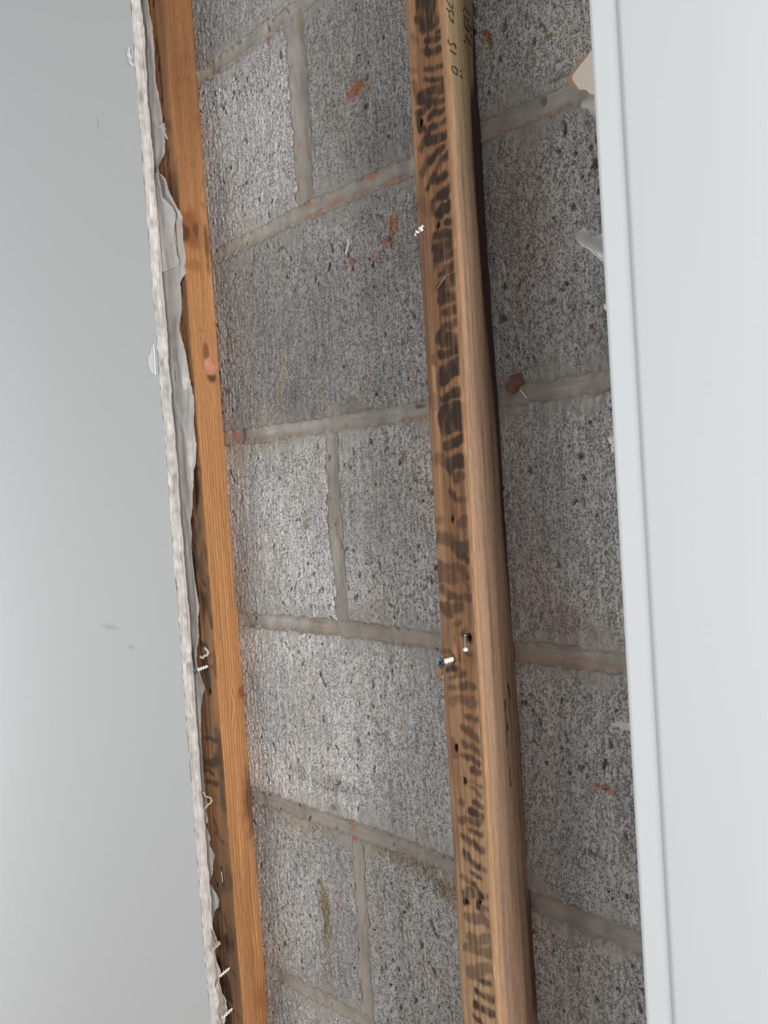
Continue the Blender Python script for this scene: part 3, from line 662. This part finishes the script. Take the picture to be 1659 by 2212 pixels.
def slab(name, outline, y, thick, mat, parent=None, bulge=None, sub=True, **props):
    """flat-ish ragged piece: outline in (x, z), front at y, given thickness"""
    pts = []
    m = len(outline)
    rng = np.random.default_rng(abs(hash(name)) % 1000 if False else m * 7 + int(abs(outline[0][1]) * 1e4) % 97)
    for i in range(m):
        a, b = np.array(outline[i]), np.array(outline[(i + 1) % m])
        L = np.linalg.norm(b - a)
        k = max(1, int(L / .0015)) if sub else 1
        for j in range(k):
            q = a + (b - a) * j / k
            if sub and j:
                q = q + rng.normal(0, .00022, 2)
            pts.append(q)
    pts = np.array(pts)
    c = pts.mean(0)
    rings = [1.0, .72, .4, .12]
    V = []
    for side in (0, 1):
        for r in rings:
            for q in pts:
                g = c + (q - c) * r
                yy = y + (bulge(g[0], g[1]) if bulge else 0) + side * thick
                V.append((g[0], yy, g[1]))
    K, R = len(pts), len(rings)
    F = []
    for side in (0, 1):
        o = side * K * R
        for r in range(R - 1):
            for i in range(K):
                j = (i + 1) % K
                q = (o + r * K + i, o + r * K + j, o + (r + 1) * K + j, o + (r + 1) * K + i)
                F.append(q if side else q[::-1])
        cap = tuple(o + (R - 1) * K + i for i in range(K))
        F.append(cap if side else cap[::-1])
    for i in range(K):
        j = (i + 1) % K
        F.append((i, j, K * R + j, K * R + i))
    return link(name, mesh_py(name, V, F, smooth=False), mat, parent, **props)

slab('paint_chip', CHIP1, -.0512, .0010, M_CHIP, wl, lambda x, z: -.0016 * max(0, (x + .236) / .012))
slab('paint_chip', CHIP2, -.0512, .0008, M_CHIP, wl, lambda x, z: -.0012 * math.sin(z * 300) ** 2)
slab('torn_backing_paper', PAPER1, -.0405, .0006, M_PAPER, wl, lambda x, z: -.006 * max(0, (x + .215) / .02) + .0015 * math.sin(z * 420 + x * 300))
slab('torn_backing_paper', PAPER2, -.0392, .0006, M_PAPER, wl, lambda x, z: -.0015 * math.sin(z * 160) - .0008 * math.sin(z * 420 + x * 500))

# ------------------------------------------------------------------ setting: plasterboard and casing on the right
RX = .3622
zr = dense([(FLOOR, -.35, .05), (-.35, .6, .004), (.6, TOP, .05)])
n = len(zr)
ex = RX + .0012 * fG(.15 + 0 * zr, zr)
V = np.zeros((n, 4, 3))
V[:, 0] = np.stack([ex, np.full(n, YF), zr], -1)
V[:, 1] = np.stack([np.full(n, WX1), np.full(n, YF), zr], -1)
V[:, 2] = np.stack([np.full(n, WX1), np.full(n, YB), zr], -1)
V[:, 3] = np.stack([ex, np.full(n, YB), zr], -1)
wr = link('wall_right', mesh_np('wall_right', V.reshape(-1, 3), grid_quads(n, 4, flip=True, wrap=True), smooth=False), M_PAINT,
          kind='structure', label='white painted plasterboard wall behind the white casing')
r1 = slab('plasterboard_remnant', REM1, YF, .0008, M_CREAM, wr)
out2 = [(x - d_, z) for (x, z), d_ in zip(REM1[1:9], (.0075, .0062, .0045, .0040, .002, .001, 0, 0))] + [(x + .004, z) for x, z in REM1[1:9]][::-1]
slab('kraft_paper_edge', out2, YF + .0010, .010, M_KRAFT, wr, sub=False)
for i, c in enumerate(CRUMB):
    rng = np.random.default_rng(50 + i)
    import bmesh
    bm = bmesh.new()
    bmesh.ops.create_icosphere(bm, subdivisions=2, radius=.0032)
    for v in bm.verts:
        v.co = Vector((c[0] + .004, c[1], c[2])) + v.co * (1 + .35 * rng.standard_normal()) * .8
    me = bpy.data.meshes.new('gypsum_crumb')
    bm.to_mesh(me)
    bm.free()
    link('gypsum_crumb', me, M_CREAM, wr)

# moulded casing: profile in (x, y), extruded upwards
CX = .3592
prof = [(CX, YF + .0004), (CX, -.0620), (CX + .0003, -.0636), (CX + .0010, -.0646), (CX + .0022, -.0650)]
for i in range(1, 13):
    s = i / 12
    prof.append((CX + .0022 + .0180 * s, -.0650 + .0003 * s))
prof += [(CX + .0206, -.0648), (CX + .0210, -.0651), (CX + .0213, -.0654), (CX + .0217, -.0656), (CX + .0224, -.0657), (CX + .0240, -.06575), (CX + .045, -.0659), (CX + .070, -.0661), (CX + .120, -.0664),
         (CX + .1235, -.0662), (CX + .1248, -.0648), (CX + .125, -.0630), (CX + .125, YF + .0004)]
prof = np.array(prof)
zc = dense([(FLOOR, TOP, .06)])
n, m = len(zc), len(prof)
V = np.zeros((n, m, 3))
V[:, :, 0] = prof[None, :, 0] + (-.0062 * (zc[:, None] - .1))*0 + .0042 * (zc[:, None] - .1)
V[:, :, 1] = prof[None, :, 1]
V[:, :, 2] = zc[:, None]
trim = link('trim_1', mesh_np('trim_1', V, grid_quads(n, m, flip=True, wrap=True), smooth=True), M_TRIM,
            kind='structure', label='white moulded door casing standing upright at the right')
es = trim.modifiers.new('edge', 'EDGE_SPLIT')
es.split_angle = math.radians(50)

# ------------------------------------------------------------------ battens
fW1 = Field((.3, 2.6), .0010, (.0007, .035), 21)
fW2 = Field((.3, 2.6), .0010, (.0022, .060), 22)
fW3 = Field((.3, 2.6), .0015, (.006, .020), 23)
fW4 = Field((.3, 2.6), .0010, (.0012, .0025), 24)
fW5 = Field((.3, 2.6), .0015, (.004, .006), 25)

def batten(name, xl, xr, D0, front_col, side_col, holes, shift, dslope, label, waneZ=None):
    r = .0022
    W = xr - xl
    per = []          # (face, x0, y-fraction 0..1 of depth)
    for t in (0, .5):
        per.append(('L', xl, t))
    for a in np.linspace(0, 90, 5):
        a = math.radians(a)
        per.append(('F', xl + r - r * math.cos(a), ('r', r - r * math.sin(a))))
    for x in np.linspace(xl + r, xr - r, int((W - 2 * r) / .00095) + 1)[1:-1]:
        per.append(('F', x, ('r', 0.0)))
    for a in np.linspace(0, 90, 5):
        a = math.radians(a)
        per.append(('C', xr - r + r * math.sin(a), ('r', r - r * math.cos(a))))
    for t in np.linspace(1, 0, int(D0 / .00095))[1:]:
        per.append(('S', xr, t * (1 - r / D0)))
    zs = dense([(FLOOR + .001, -.55, .03), (-.55, .75, .0015), (.75, TOP, .03)])
    n, m = len(zs), len(per)
    X = np.zeros((n, m))
    Y = np.zeros((n, m))
    Z = np.repeat(zs[:, None], m, 1)
    D = D0 + dslope * (zs - .1)
    sh = shift * (zs - .1)
    for j, (fc, x, t) in enumerate(per):
        if isinstance(t, tuple):
            Y[:, j] = -(D - t[1])
            X[:, j] = x + sh
        else:
            Y[:, j] = -D * t
            X[:, j] = x + sh * t
    Y[:, 0] = np.minimum(Y[:, 0], -.0005)
    faces = np.array([fc for fc, _, _ in per])
    isF = np.isin(faces, ['F', 'C'])[None, :] & (Y < -(D[:, None] - .0016))
    isS = np.isin(faces, ['S', 'C'])[None, :] & ~isF
    # wood colours
    cf = front_col(X, Z)
    cs = side_col(-Y, Z)
    col = np.where(isF[..., None], cf, cs)
    # surface relief: grain, hairy sawn front, knocked edges
    Y = Y + np.where(isF, .00018 * fW1(X, Z) + .00025 * fW2(X, Z), 0)
    X = X + np.where(isS, .00012 * fW1(Y, Z) + .0003 * fW3(Y, Z), 0)
    corner = (faces == 'C')[None, :]
    X = X - np.where(corner, .0007 * np.clip(fW5(X * 0 + .1, Z), 0, 3), 0)
    Y = Y + np.where(corner, .0006 * np.clip(fW5(X * 0 + .1, Z), 0, 3), 0)
    for (hx, hz, hr) in holes:
        d = np.hypot(X - hx, (Z - hz) * .75) / hr + .18 * fW4(X, Z)
        k = np.where(isF, sstep(1.05, .6, d), 0)
        Y = Y + .008 * k
        col = col * (1 - k[..., None]) + lin((46, 34, 27)) * k[..., None]
        rim = np.where(isF, sstep(1.9, 1.0, d) * (1 - k), 0)[..., None] * .45
        col = col * (1 - rim) + lin((84, 58, 40)) * rim
    V = np.stack([X, Y, Z], -1)
    o = link(name, mesh_np(name, V, grid_quads(n, m, flip=False, wrap=True), np.clip(col, .004, 1)), M_WOOD, None, label=label, category='batten',
             group='vertical battens on the block wall')
    return o

def strokes(x, z, table, warp):
    """0..1 coverage of the traced dark saw-mark stains"""
    out = np.zeros_like(x)
    wx = x + warp * .9 * fW5(x, z)
    wz = z + warp * 1.0 * fW5(x + .1, z)
    for s in table:
        r = s[4]
        lo_x, hi_x = min(s[0], s[2]) - r * 3 - .004, max(s[0], s[2]) + r * 3 + .004
        lo_z, hi_z = min(s[1], s[3]) - r * 3 - .004, max(s[1], s[3]) + r * 3 + .004
        m = (wx > lo_x) & (wx < hi_x) & (wz > lo_z) & (wz < hi_z)
        if not m.any():
            continue
        d = capsule(wx[m], wz[m], s)
        v = min(1.0, s[5] * 1.2) * sstep(.0013, -.0012, d + .0005 * fW4(x[m], z[m]))
        out[m] = np.maximum(out[m], v)
    return out

def r_front(x, z):
    u = np.clip((x - .176 - .006 * (z - .1)) / .038, 0, 1)
    light, mid = lin((168, 132, 98)), lin((140, 102, 72))
    g1, g2, g3 = fW1(x, z), fW2(x, z), fW3(x, z)
    k = np.clip(.45 + .28 * g2 + .16 * g1, 0, 1)[..., None]
    col = light * (1 - k) + mid * k
    lowf = sstep(-.05, -.25, z)[..., None] * .35
    col = col * (1 - lowf) + lin((172, 150, 120)) * lowf
    pale = (sstep(.86, .95, u) * .55)[..., None]
    col = col * (1 - pale) + lin((176, 140, 106)) * pale
    lines = (sstep(.7, 1.5, fW1(x * 1.3 + .05, z * .6)) * sstep(.30, .45, u) * sstep(.92, .8, u) * sstep(-.1, .1, z) * .75)[..., None]
    col = col * (1 - lines) + lin((70, 46, 34)) * lines
    mid_ = (sstep(.22, .34, u + .03 * g2) * sstep(.93, .86, u) * sstep(-.02, .08, z) * .55)[..., None]
    col = col * (1 - mid_) + lin((118, 80, 52)) * mid_
    brown = (sstep(.3, 1.2, g3 + .5 * g2) * sstep(.36, .26, u) * .45)[..., None]
    col = col * (1 - brown) + lin((104, 76, 58)) * brown
    s = strokes(x, z, ZEBRA, .0011)
    s = s * np.clip(.90 - .14 * fW1(x * 1.2, z * 1.5) - .10 * fW4(x, z), .3, 1.0) * sstep(.97, .90, u)
    s = s[..., None]
    dark = lin((56, 43, 37))
    col = col * (1 - s) + dark * s
    return col

def r_side(y, z):
    t = np.clip(y / .0385, 0, 1)        # 1 at the front edge
    g1, g2, g3 = fW1(y, z + .7), fW2(y, z + .7), fW3(y, z)
    base = lin((164, 134, 110)) * (1 + .10 * g1[..., None] + .10 * g2[..., None])
    green = (sstep(.30, .50, z) * .7)[..., None]
    base = base * (1 - green) + lin((156, 141, 104)) * (1 + .05 * g2[..., None]) * green
    warm = (sstep(.88, .97, t) * .5 + sstep(.2, .1, t) * sstep(.0, -.1, np.abs(z + .1) - .25) * .3)[..., None]
    base = base * (1 - warm) + lin((150, 110, 76)) * warm
    # dark bark wane along the back edge
    wz = np.interp(z, [.02, .10, .20, .30, .38, .425, .45, .50], [0, .08, .17, .25, .30, .26, .10, 0])
    wane = sstep(.05, -.06, t - wz + .05 * g2 * .5 + .02 * g1) * sstep(0.0, .02, wz)
    wane = (wane * .96)[..., None]
    base = base * (1 - wane) + lin((74, 56, 54)) * wane
    bz = sstep(.035, .0, np.abs(z + .245) - .03) * sstep(.16, .06, t + .03 * g1)
    base = base * (1 - .7 * bz[..., None]) + lin((66, 46, 38)) * .7 * bz[..., None]
    for i in range(len(CRACK) - 1):
        if i == 2:
            continue
        (a0, b0), (a1, b1) = CRACK[i], CRACK[i + 1]
        d = capsule(y, z, (-a0, b0, -a1, b1, .0001))
        k = (sstep(.0009, .0002, d + .0003 * fW4(y, z)) * .85)[..., None]
        base = base * (1 - k) + lin((48, 36, 28)) * k
    return base

def l_front(x, z):
    g1, g2, g3 = fW1(x + .1, z), fW2(x + .1, z), fW3(x + .1, z)
    k = np.clip(.5 + .25 * g2 + .2 * g3, 0, 1)[..., None]
    col = lin((150, 108, 70)) * (1 - k) + lin((108, 78, 52)) * k
    mot = (sstep(.2, 1.4, fW5(x, z * .8) + .4 * g3) * sstep(.25, .1, z) * .6)[..., None]
    col = col * (1 - mot) + lin((74, 56, 40)) * mot
    dk = (sstep(-.12, -.32, z) * .45)[..., None]
    col = col * (1 - dk) + lin((84, 66, 48)) * (1 + .2 * g2[..., None]) * dk
    s = strokes(x, z, ZEBRA_L, .0012)[..., None] * .9
    return col * (1 - s) + lin((58, 46, 38)) * s

def l_side(y, z):
    t = np.clip(y / .0345, 0, 1)
    g1, g2, g3 = fW1(y, z - .4), fW2(y, z - .4), fW3(y + .1, z)
    # growth rings bending round the knots
    yy = y + .0004 * g2 + .0005 * g3
    k2 = LSIDE['kn2']
    dz, dy = z - k2[1], y + k2[0] - .004
    yy = yy + .009 * np.exp(-((dz + .012) / .022) ** 2) * sstep(.030, .0, y)
    ph = yy / .0033 + 1.1 * np.sin(z * 2.1)
    ring = .5 + .5 * np.cos(2 * math.pi * ph)
    ring = ring ** 4 * (.4 + .6 * sstep(.35, .1, z))
    base = lin((164, 117, 76)) * (1 + .06 * g1[..., None] + .07 * g2[..., None])
    rk = (ring * .85)[..., None]
    base = base * (1 - rk) + lin((122, 82, 46)) * rk
    top = (sstep(.35, .60, z) * .6)[..., None]
    base = base * (1 - top) + lin((96, 64, 42)) * top
    fl = (sstep(1.0, 2.0, fW5(y, z * 1.5)) * sstep(.2, .4, z) * .35)[..., None]
    base = base * (1 - fl) + lin((112, 72, 42)) * fl
    def blob(c, ry, rz, rgb, a, soft=.5):
        nonlocal base
        d = np.hypot((y + c[0]) / ry, (z - c[1]) / rz) + .15 * fW5(y, z) + .08 * fW4(y, z)
        k = (a * sstep(1 + soft, 1 - soft, d))[..., None]
        base = base * (1 - k) + lin(rgb) * k
    kn0 = LSIDE['kn0']
    blob((kn0[0], kn0[1]), .016, .022, (120, 72, 40), .8)
    blob((-.033, kn0[1] - .004), .006, .010, (60, 42, 34), .8)
    blob((-.016, kn0[1] + .002), .003, .008, (74, 54, 42), .6)
    blob((-.024, kn0[1] - .036), .012, .006, (130, 84, 48), .6)
    blob((-.004, kn0[1] - .02), .003, .03, (60, 42, 32), .7)
    pk = LSIDE['pink']
    blob((pk[0] - .004, pk[1] + .012), .0035, .012, (96, 66, 50), .8)
    blob((pk[0] + .001, pk[1] - .013), .006, .006, (78, 50, 42), .9)
    blob((pk[0], pk[1]), .0085, .0095, (176, 122, 98), .95, .2)
    blob((k2[0] + .0006, k2[1]), .0045, .008, (112, 66, 40), .9)
    sm = LSIDE['smudge']
    blob((-.001, sm[1]), .008, .040, (74, 48, 36), .8, .7)
    blob((-.001, -.46), .009, .05, (110, 62, 36), .6, .7)
    return base

bat_r = batten('timber_batten', .1748, .2162, .0385, r_front, r_side, HOLES, .0068, -.009,
               'brown timber batten with dark zebra saw marks and a stamped side, mid opening')
bat_l = batten('timber_batten', -.2300, -.1813, .0345, l_front, l_side, HOLES_L, 0.0, 0.0,
               'orange-brown timber batten half covered by torn polythene beside the left plasterboard')

# raised round knot on the left batten
pk = LSIDE['pink']
nu, nv = 10, 20
V, C_ = [], []
for i in range(nu):
    for j in range(nv):
        a = 2 * math.pi * j / nv
        rr = .0078 * i / (nu - 1)
        wob = 1 + .12 * math.sin(3 * a + 1) + .06 * math.sin(7 * a)
        h = .0016 * math.cos(i / (nu - 1) * math.pi / 2) ** .6 - .0003
        V.append((-.1813 + h, pk[0] + rr * wob * math.cos(a), pk[1] + rr * wob * 1.05 * math.sin(a)))
        C_.append(lin((184, 128, 104)) * (1 - .25 * (i / nu) * (math.sin(2 * a) > .3)))
link('knot', mesh_np('knot', np.array(V), grid_quads(nu, nv, flip=False, wrap=True), np.array(C_)), M_WOOD, bat_l, label='pinkish round knot')

slab('splinter', SPLINT, -.031, .0012, M_KRAFT, bat_r, sub=False)
slab('mortar_chip', REDCHIP, -.012, .006, M_BRICK, wall_back, sub=False)

# grade stamp: ink strokes lying on the side of the right batten
def ribbon(pts, width, normal, name, mat, parent, lift=.00015, taper=False, **props):
    P_ = [Vector(q) for q in pts]
    N = Vector(normal).normalized()
    V, F = [], []
    for i, q in enumerate(P_):
        t = (P_[min(i + 1, len(P_) - 1)] - P_[max(i - 1, 0)]).normalized()
        s = t.cross(N).normalized() * width / 2 * (1 - .7 * i / (len(P_) - 1) if taper else 1)
        for sg in (-1, 1):
            for l in (lift, 0.0):
                V.append(q + s * sg + N * l)
    for i in range(len(P_) - 1):
        a, b = i * 4, (i + 1) * 4
        F += [(a, b, b + 2, a + 2), (a + 1, a + 3, b + 3, b + 1), (a, a + 1, b + 1, b), (a + 2, b + 2, b + 3, a + 3)]
    e = (len(P_) - 1) * 4
    F += [(0, 2, 3, 1), (e, e + 1, e + 3, e + 2)]
    return link(name, mesh_py(name, V, F), mat, parent, **props)

for st in STAMP:
    pts = []
    for (y, z) in st:
        sh = .0075 * (z - .1) * min(1, -y / .0385)
        pts.append((.2162 + sh + .0004, y, z))
    ribbon(pts, .0010, (1, 0, 0), 'stamp_mark', M_INK, bat_r, lift=.0002)

# ------------------------------------------------------------------ polythene sheet
fP1 = Field((.3, 2.6), .002, (.010, .016), 31)
fP2 = Field((.3, 2.6), .001, (.003, .006), 32)
fP3 = Field((.3, 2.6), .001, (.05, .0012), 33)
def sheet(name, edge, x_in, y0, zlo, zhi, lift, mat, parent=None, thick=.00025, **props):
    e = np.array(edge)
    zs = np.arange(zlo, zhi, .0012)
    o_ = np.argsort(e[:, 1])
    ex = np.interp(zs, e[o_, 1], e[o_, 0]) + .0004 * fP3(.1 + 0 * zs, zs)
    ts = np.linspace(0, 1, 22) ** .8
    T, Zg = np.meshgrid(ts, zs)
    Xg = x_in + (ex[:, None] - x_in) * T
    over = sstep(-.2235, -.2150, Xg)
    Yg = y0 - over * (lift * (.5 + .5 * np.clip(fP1(.1 + 0 * Zg, Zg), -1, 2)) * T ** 2 + .0007 * fP1(Xg, Zg) + .0004 * fP2(Xg, Zg))
    Yg = np.minimum(Yg, -.0350)
    n, m = T.shape
    V = np.stack([Xg, Yg, Zg], -1)
    V2 = V + np.array([0, thick, 0])
    q = grid_quads(n, m, flip=True)
    allv = np.concatenate([V.reshape(-1, 3), V2.reshape(-1, 3)])
    q2 = grid_quads(n, m, flip=False) + n * m
    rim = np.stack([np.arange(n - 1) * m + m - 1, np.arange(1, n) * m + m - 1, np.arange(1, n) * m + m - 1 + n * m, np.arange(n - 1) * m + m - 1 + n * m], -1)
    return link(name, mesh_np(name, allv, np.concatenate([q, q2, rim])), mat, parent, **props)

poly = sheet('polythene_sheet', POLY_EDGE, -.229, -.0356, -.62, .78, .0035, M_POLY,
             label='torn milky polythene sheet hanging from behind the left plasterboard edge', category='plastic sheet')
sheet('folded_flap', FOLD_EDGE, -.226, -.0374, FOLD_EDGE[-1][1], FOLD_EDGE[0][1], .0030, M_POLY, poly)
slab('torn_strip', TORN_TOP, -.0375, .0003, M_POLY, poly, lambda x, z: -.003 * max(0, (x + .21) / .02))
ribbon([(x, -.0400, z) for x, z in CURL], .0026, (.5, -.8, 0), 'curled_strip', M_PAPER, poly, lift=.0004)
ribbon([(x, -.0400, z) for x, z in CURL2], .0018, (.5, -.8, 0), 'curled_strip', M_PAPER, poly, lift=.0004)

slab('polythene_scrap', REM2, -.0425, .0003, M_POLY, None, lambda x, z: .001 * math.sin(z * 500),
     label='small ragged polythene scrap at the top, behind the white casing', category='plastic scrap', group='polythene scraps behind the casing')
slab('polythene_scrap', REM3, -.0425, .0003, M_POLY, None, lambda x, z: -.002 * math.sin(z * 300 + x * 200),
     label='hook-shaped curl of white polythene poking out behind the casing', category='plastic scrap', group='polythene scraps behind the casing')
slab('polythene_scrap', REM4, -.0442, .0004, M_PAPER, None, lambda x, z: .0006 * math.sin(z * 700),
     label='short jagged white scrap low behind the white casing', category='plastic scrap', group='polythene scraps behind the casing')

# ------------------------------------------------------------------ screws, nail, staples
def frame(p0, p1):
    p0, p1 = Vector(p0), Vector(p1)
    d = (p1 - p0)
    L = d.length
    d.normalize()
    a = d.orthogonal().normalized()
    return p0, d, a, d.cross(a), L

def shank(name, p0, p1, r0, h, pitch, mat, parent, taper=0.0):
    o, d, a, b, L = frame(p0, p1)
    ns, nt = max(12, int(L / pitch * 14)), 16
    V = []
    for i in range(ns + 1):
        s = i / ns * L
        for j in range(nt):
            th = 2 * math.pi * j / nt
            ph = (s / pitch - j / nt) % 1.0 if pitch else 0
            rr = (r0 + h * max(0.0, 1 - abs(ph - .5) * 3.2)) * (1 - taper * i / ns)
            V.append(o + d * s + (a * math.cos(th) + b * math.sin(th)) * rr)
    q = [tuple(x) for x in grid_quads(ns + 1, nt, flip=True, wrap=True)]
    q += [tuple(range(nt)), tuple(ns * nt + j for j in range(nt))[::-1]]
    return link(name, mesh_py(name, V, q, smooth=True), mat, parent)

def lathe(name, p0, d, prof, mat, parent, nt=24):
    o, d, a, b, L = frame(p0, Vector(p0) + Vector(d))
    V = []
    for (s, r) in prof:
        for j in range(nt):
            th = 2 * math.pi * j / nt
            V.append(o + d * s + (a * math.cos(th) + b * math.sin(th)) * max(r, 1e-5))
    q = [tuple(x) for x in grid_quads(len(prof), nt, flip=True, wrap=True)]
    return link(name, mesh_py(name, V, q, smooth=True), mat, parent)

def bar(name, p0, p1, wdir, w_, t_, mat, parent):
    p0, p1 = Vector(p0), Vector(p1)
    d = (p1 - p0).normalized()
    s = Vector(wdir).normalized()
    n_ = d.cross(s).normalized()
    V = []
    for q in (p0, p1):
        for a_, b_ in ((-1, -1), (1, -1), (1, 1), (-1, 1)):
            V.append(q + s * a_ * w_ / 2 + n_ * b_ * t_ / 2)
    return link(name, mesh_py(name, V, [(0, 1, 2, 3), (7, 6, 5, 4), (0, 4, 5, 1), (1, 5, 6, 2), (2, 6, 7, 3), (3, 7, 4, 0)]), mat, parent)

def root(name, loc, label, cat, group=None):
    e = bpy.data.objects.new(name, None)
    e.empty_display_size = .005
    COL.objects.link(e)
    e['label'] = label
    e['category'] = cat
    if group:
        e['group'] = group
    return e

def screw(base, head, label, hr=.0042, head_mat=M_HEAD):
    e = root('drywall_screw', base, label, 'screw', 'drywall screws left in the battens')
    o, d, a, b, L = frame(base, head)
    inner = Vector(base) - d * .006
    shank('thread', inner, Vector(head) - d * .002, .0011, .0013, .0030, M_DUSTY, e)
    hd = lathe('screw_head', Vector(head) - d * .0036, d, [(0, .0013), (.0012, .0017), (.0024, .0030), (.0032, hr), (.0038, hr), (.0040, hr * .92), (.0041, .0)], head_mat, e)
    hd['label'] = 'grey countersunk screw head'
    top = Vector(head) + d * .0005
    up = Vector((0, 0, 1))
    s1 = (up - d * up.dot(d)).normalized()
    s2 = d.cross(s1)
    q1, q2 = (s1 + s2).normalized(), (s1 - s2).normalized()
    bar('cross_slot', top - q1 * hr * .55, top + q1 * hr * .55, q2, .0011, .0003, M_DARK, hd)
    bar('cross_slot', top - q2 * hr * .55, top + q2 * hr * .55, q1, .0011, .0003, M_DARK, hd)
    return e
screw(SCREW_R[0], SCREW_R[1], 'drywall screw with grey cross head sticking out of the zebra-marked batten')
screw(SCREW_L[0], SCREW_L[1], 'drywall screw with dark shiny head in the torn polythene on the left', hr=.0034)
for (p0, p1), lab in ((TIP1, 'upper of two plaster-coated screw tips low beside the left plasterboard'),
                      (TIP2, 'lower of two plaster-coated screw tips low beside the left plasterboard')):
    e = root('screw_tip', p0, lab, 'screw', 'plaster-coated screw tips')
    dd = (Vector(p1) - Vector(p0))
    shank('thread', Vector(p0) - dd * .5, Vector(p1), .0010, .0012, .0030, M_DUSTY, e)
    lathe('point', Vector(p1), dd, [(-.0004, .0012), (.001, .0011), (.002, .0005), (.0024, 0)], M_DUSTY, e)

e = root('bent_nail', NAIL_R[0], 'thin bent steel nail with a white plaster blob at its tip, above the screw', 'nail')
p0, p1 = Vector(NAIL_R[0]), Vector(NAIL_R[1])
mid = p0 + Vector((.0002, -.0045, .001))
shank('shaft', p0 + Vector((0, .004, 0)), mid, .0007, 0, 1, M_STEEL, e)
shank('shaft', mid, p1, .0007, 0, 1, M_STEEL, e)
lathe('plaster_blob', p1, p1 - mid, [(-.0018, 0), (-.0014, .0012), (-.0004, .0019), (.0006, .0020), (.0014, .0013), (.0018, 0)], M_DUSTY, e)

def staple(p0, p1, label, r=.0005):
    e = root('wire_staple', p0, label, 'staple', 'wire staples in the battens')
    a, b = Vector(p0), Vector(p1)
    shank('crown', a, b, r, 0, 1, M_STEEL, e)
    shank('prong', a, a + Vector((0, .006, 0)), r, 0, 1, M_STEEL, e)
    shank('prong', b, b + Vector((0, .006, 0)), r, 0, 1, M_STEEL, e)
staple(STAPLE1[0], STAPLE1[1], 'flat wire staple across the grain near the foot of the zebra-marked batten', .0006)
staple(STAPLE2[0], STAPLE2[1], 'slanting shiny wire staple in the upper dark band of the zebra-marked batten', .0004)
staple(STAPLE_L[0], STAPLE_L[1], 'thin upright wire staple low in the left orange-brown batten', .0004)

e = root('plaster_wisp', WISP[0], 'white plaster crumb hanging on a thin wire from the zebra-marked batten', 'plaster crumb')
a, b = Vector(WISP[0]), Vector(WISP[1])
shank('wire', a + Vector((0, .004, 0)), a + (b - a) * .55, .0005, 0, 1, M_STEEL, e)
rng = np.random.default_rng(4)
for i, (f_, rr) in enumerate(((.42, .0009), (.52, .0015), (.62, .0013), (.78, .0008), (.9, .0009), (1.0, .0007))):
    c = a + (b - a) * f_ + Vector((0, 0, .0008 * (-1) ** i))
    bm = bmesh.new()
    bmesh.ops.create_icosphere(bm, subdivisions=2, radius=rr)
    for v in bm.verts:
        v.co = c + v.co * (1 + .25 * rng.standard_normal())
    me = bpy.data.meshes.new('crumb')
    bm.to_mesh(me)
    bm.free()
    link('crumb', me, M_DUSTY, e)

# ------------------------------------------------------------------ bits stuck to the block wall
c = DEB['chunk']
bm = bmesh.new()
bmesh.ops.create_icosphere(bm, subdivisions=3, radius=1)
rng = np.random.default_rng(9)
for v in bm.verts:
    k = 1 + .16 * math.sin(v.co.x * 5 + v.co.z * 4) + .05 * rng.standard_normal()
    v.co = Vector((c[0] + v.co.x * .0085 * k, .001 + v.co.y * .0055 * k, c[2] + (v.co.z * .0065 + v.co.x * .003) * k))
me = bpy.data.meshes.new('mortar_dab')
bm.to_mesh(me)
bm.free()
link('mortar_dab', me, M_BRICK, None, label='reddish mortar dab on the joint just right of the middle batten', category='mortar dab')
ribbon([(x, -.0012, z) for x, z in DEB['flake']], .0032, (.3, -1, 0), 'peeling_flake', M_RUST, None, lift=.0022, taper=True,
       label='orange peeling flake on the block at upper right', category='flake')
ribbon([(x, -.0008, z) for x, z in DEB['thread']], .0011, (.3, -1, 0), 'plaster_thread', M_DUSTY, None, lift=.0016,
       label='short white plaster streak on the block left of the middle batten', category='plaster streak')
ribbon([(x, -.0006, z) for x, z in DEB['str']], .0007, (.3, -1, 0), 'straw_fibre', M_CREAM, None, lift=.0012,
       label='thin pale fibre hanging below the reddish mortar dab', category='fibre')
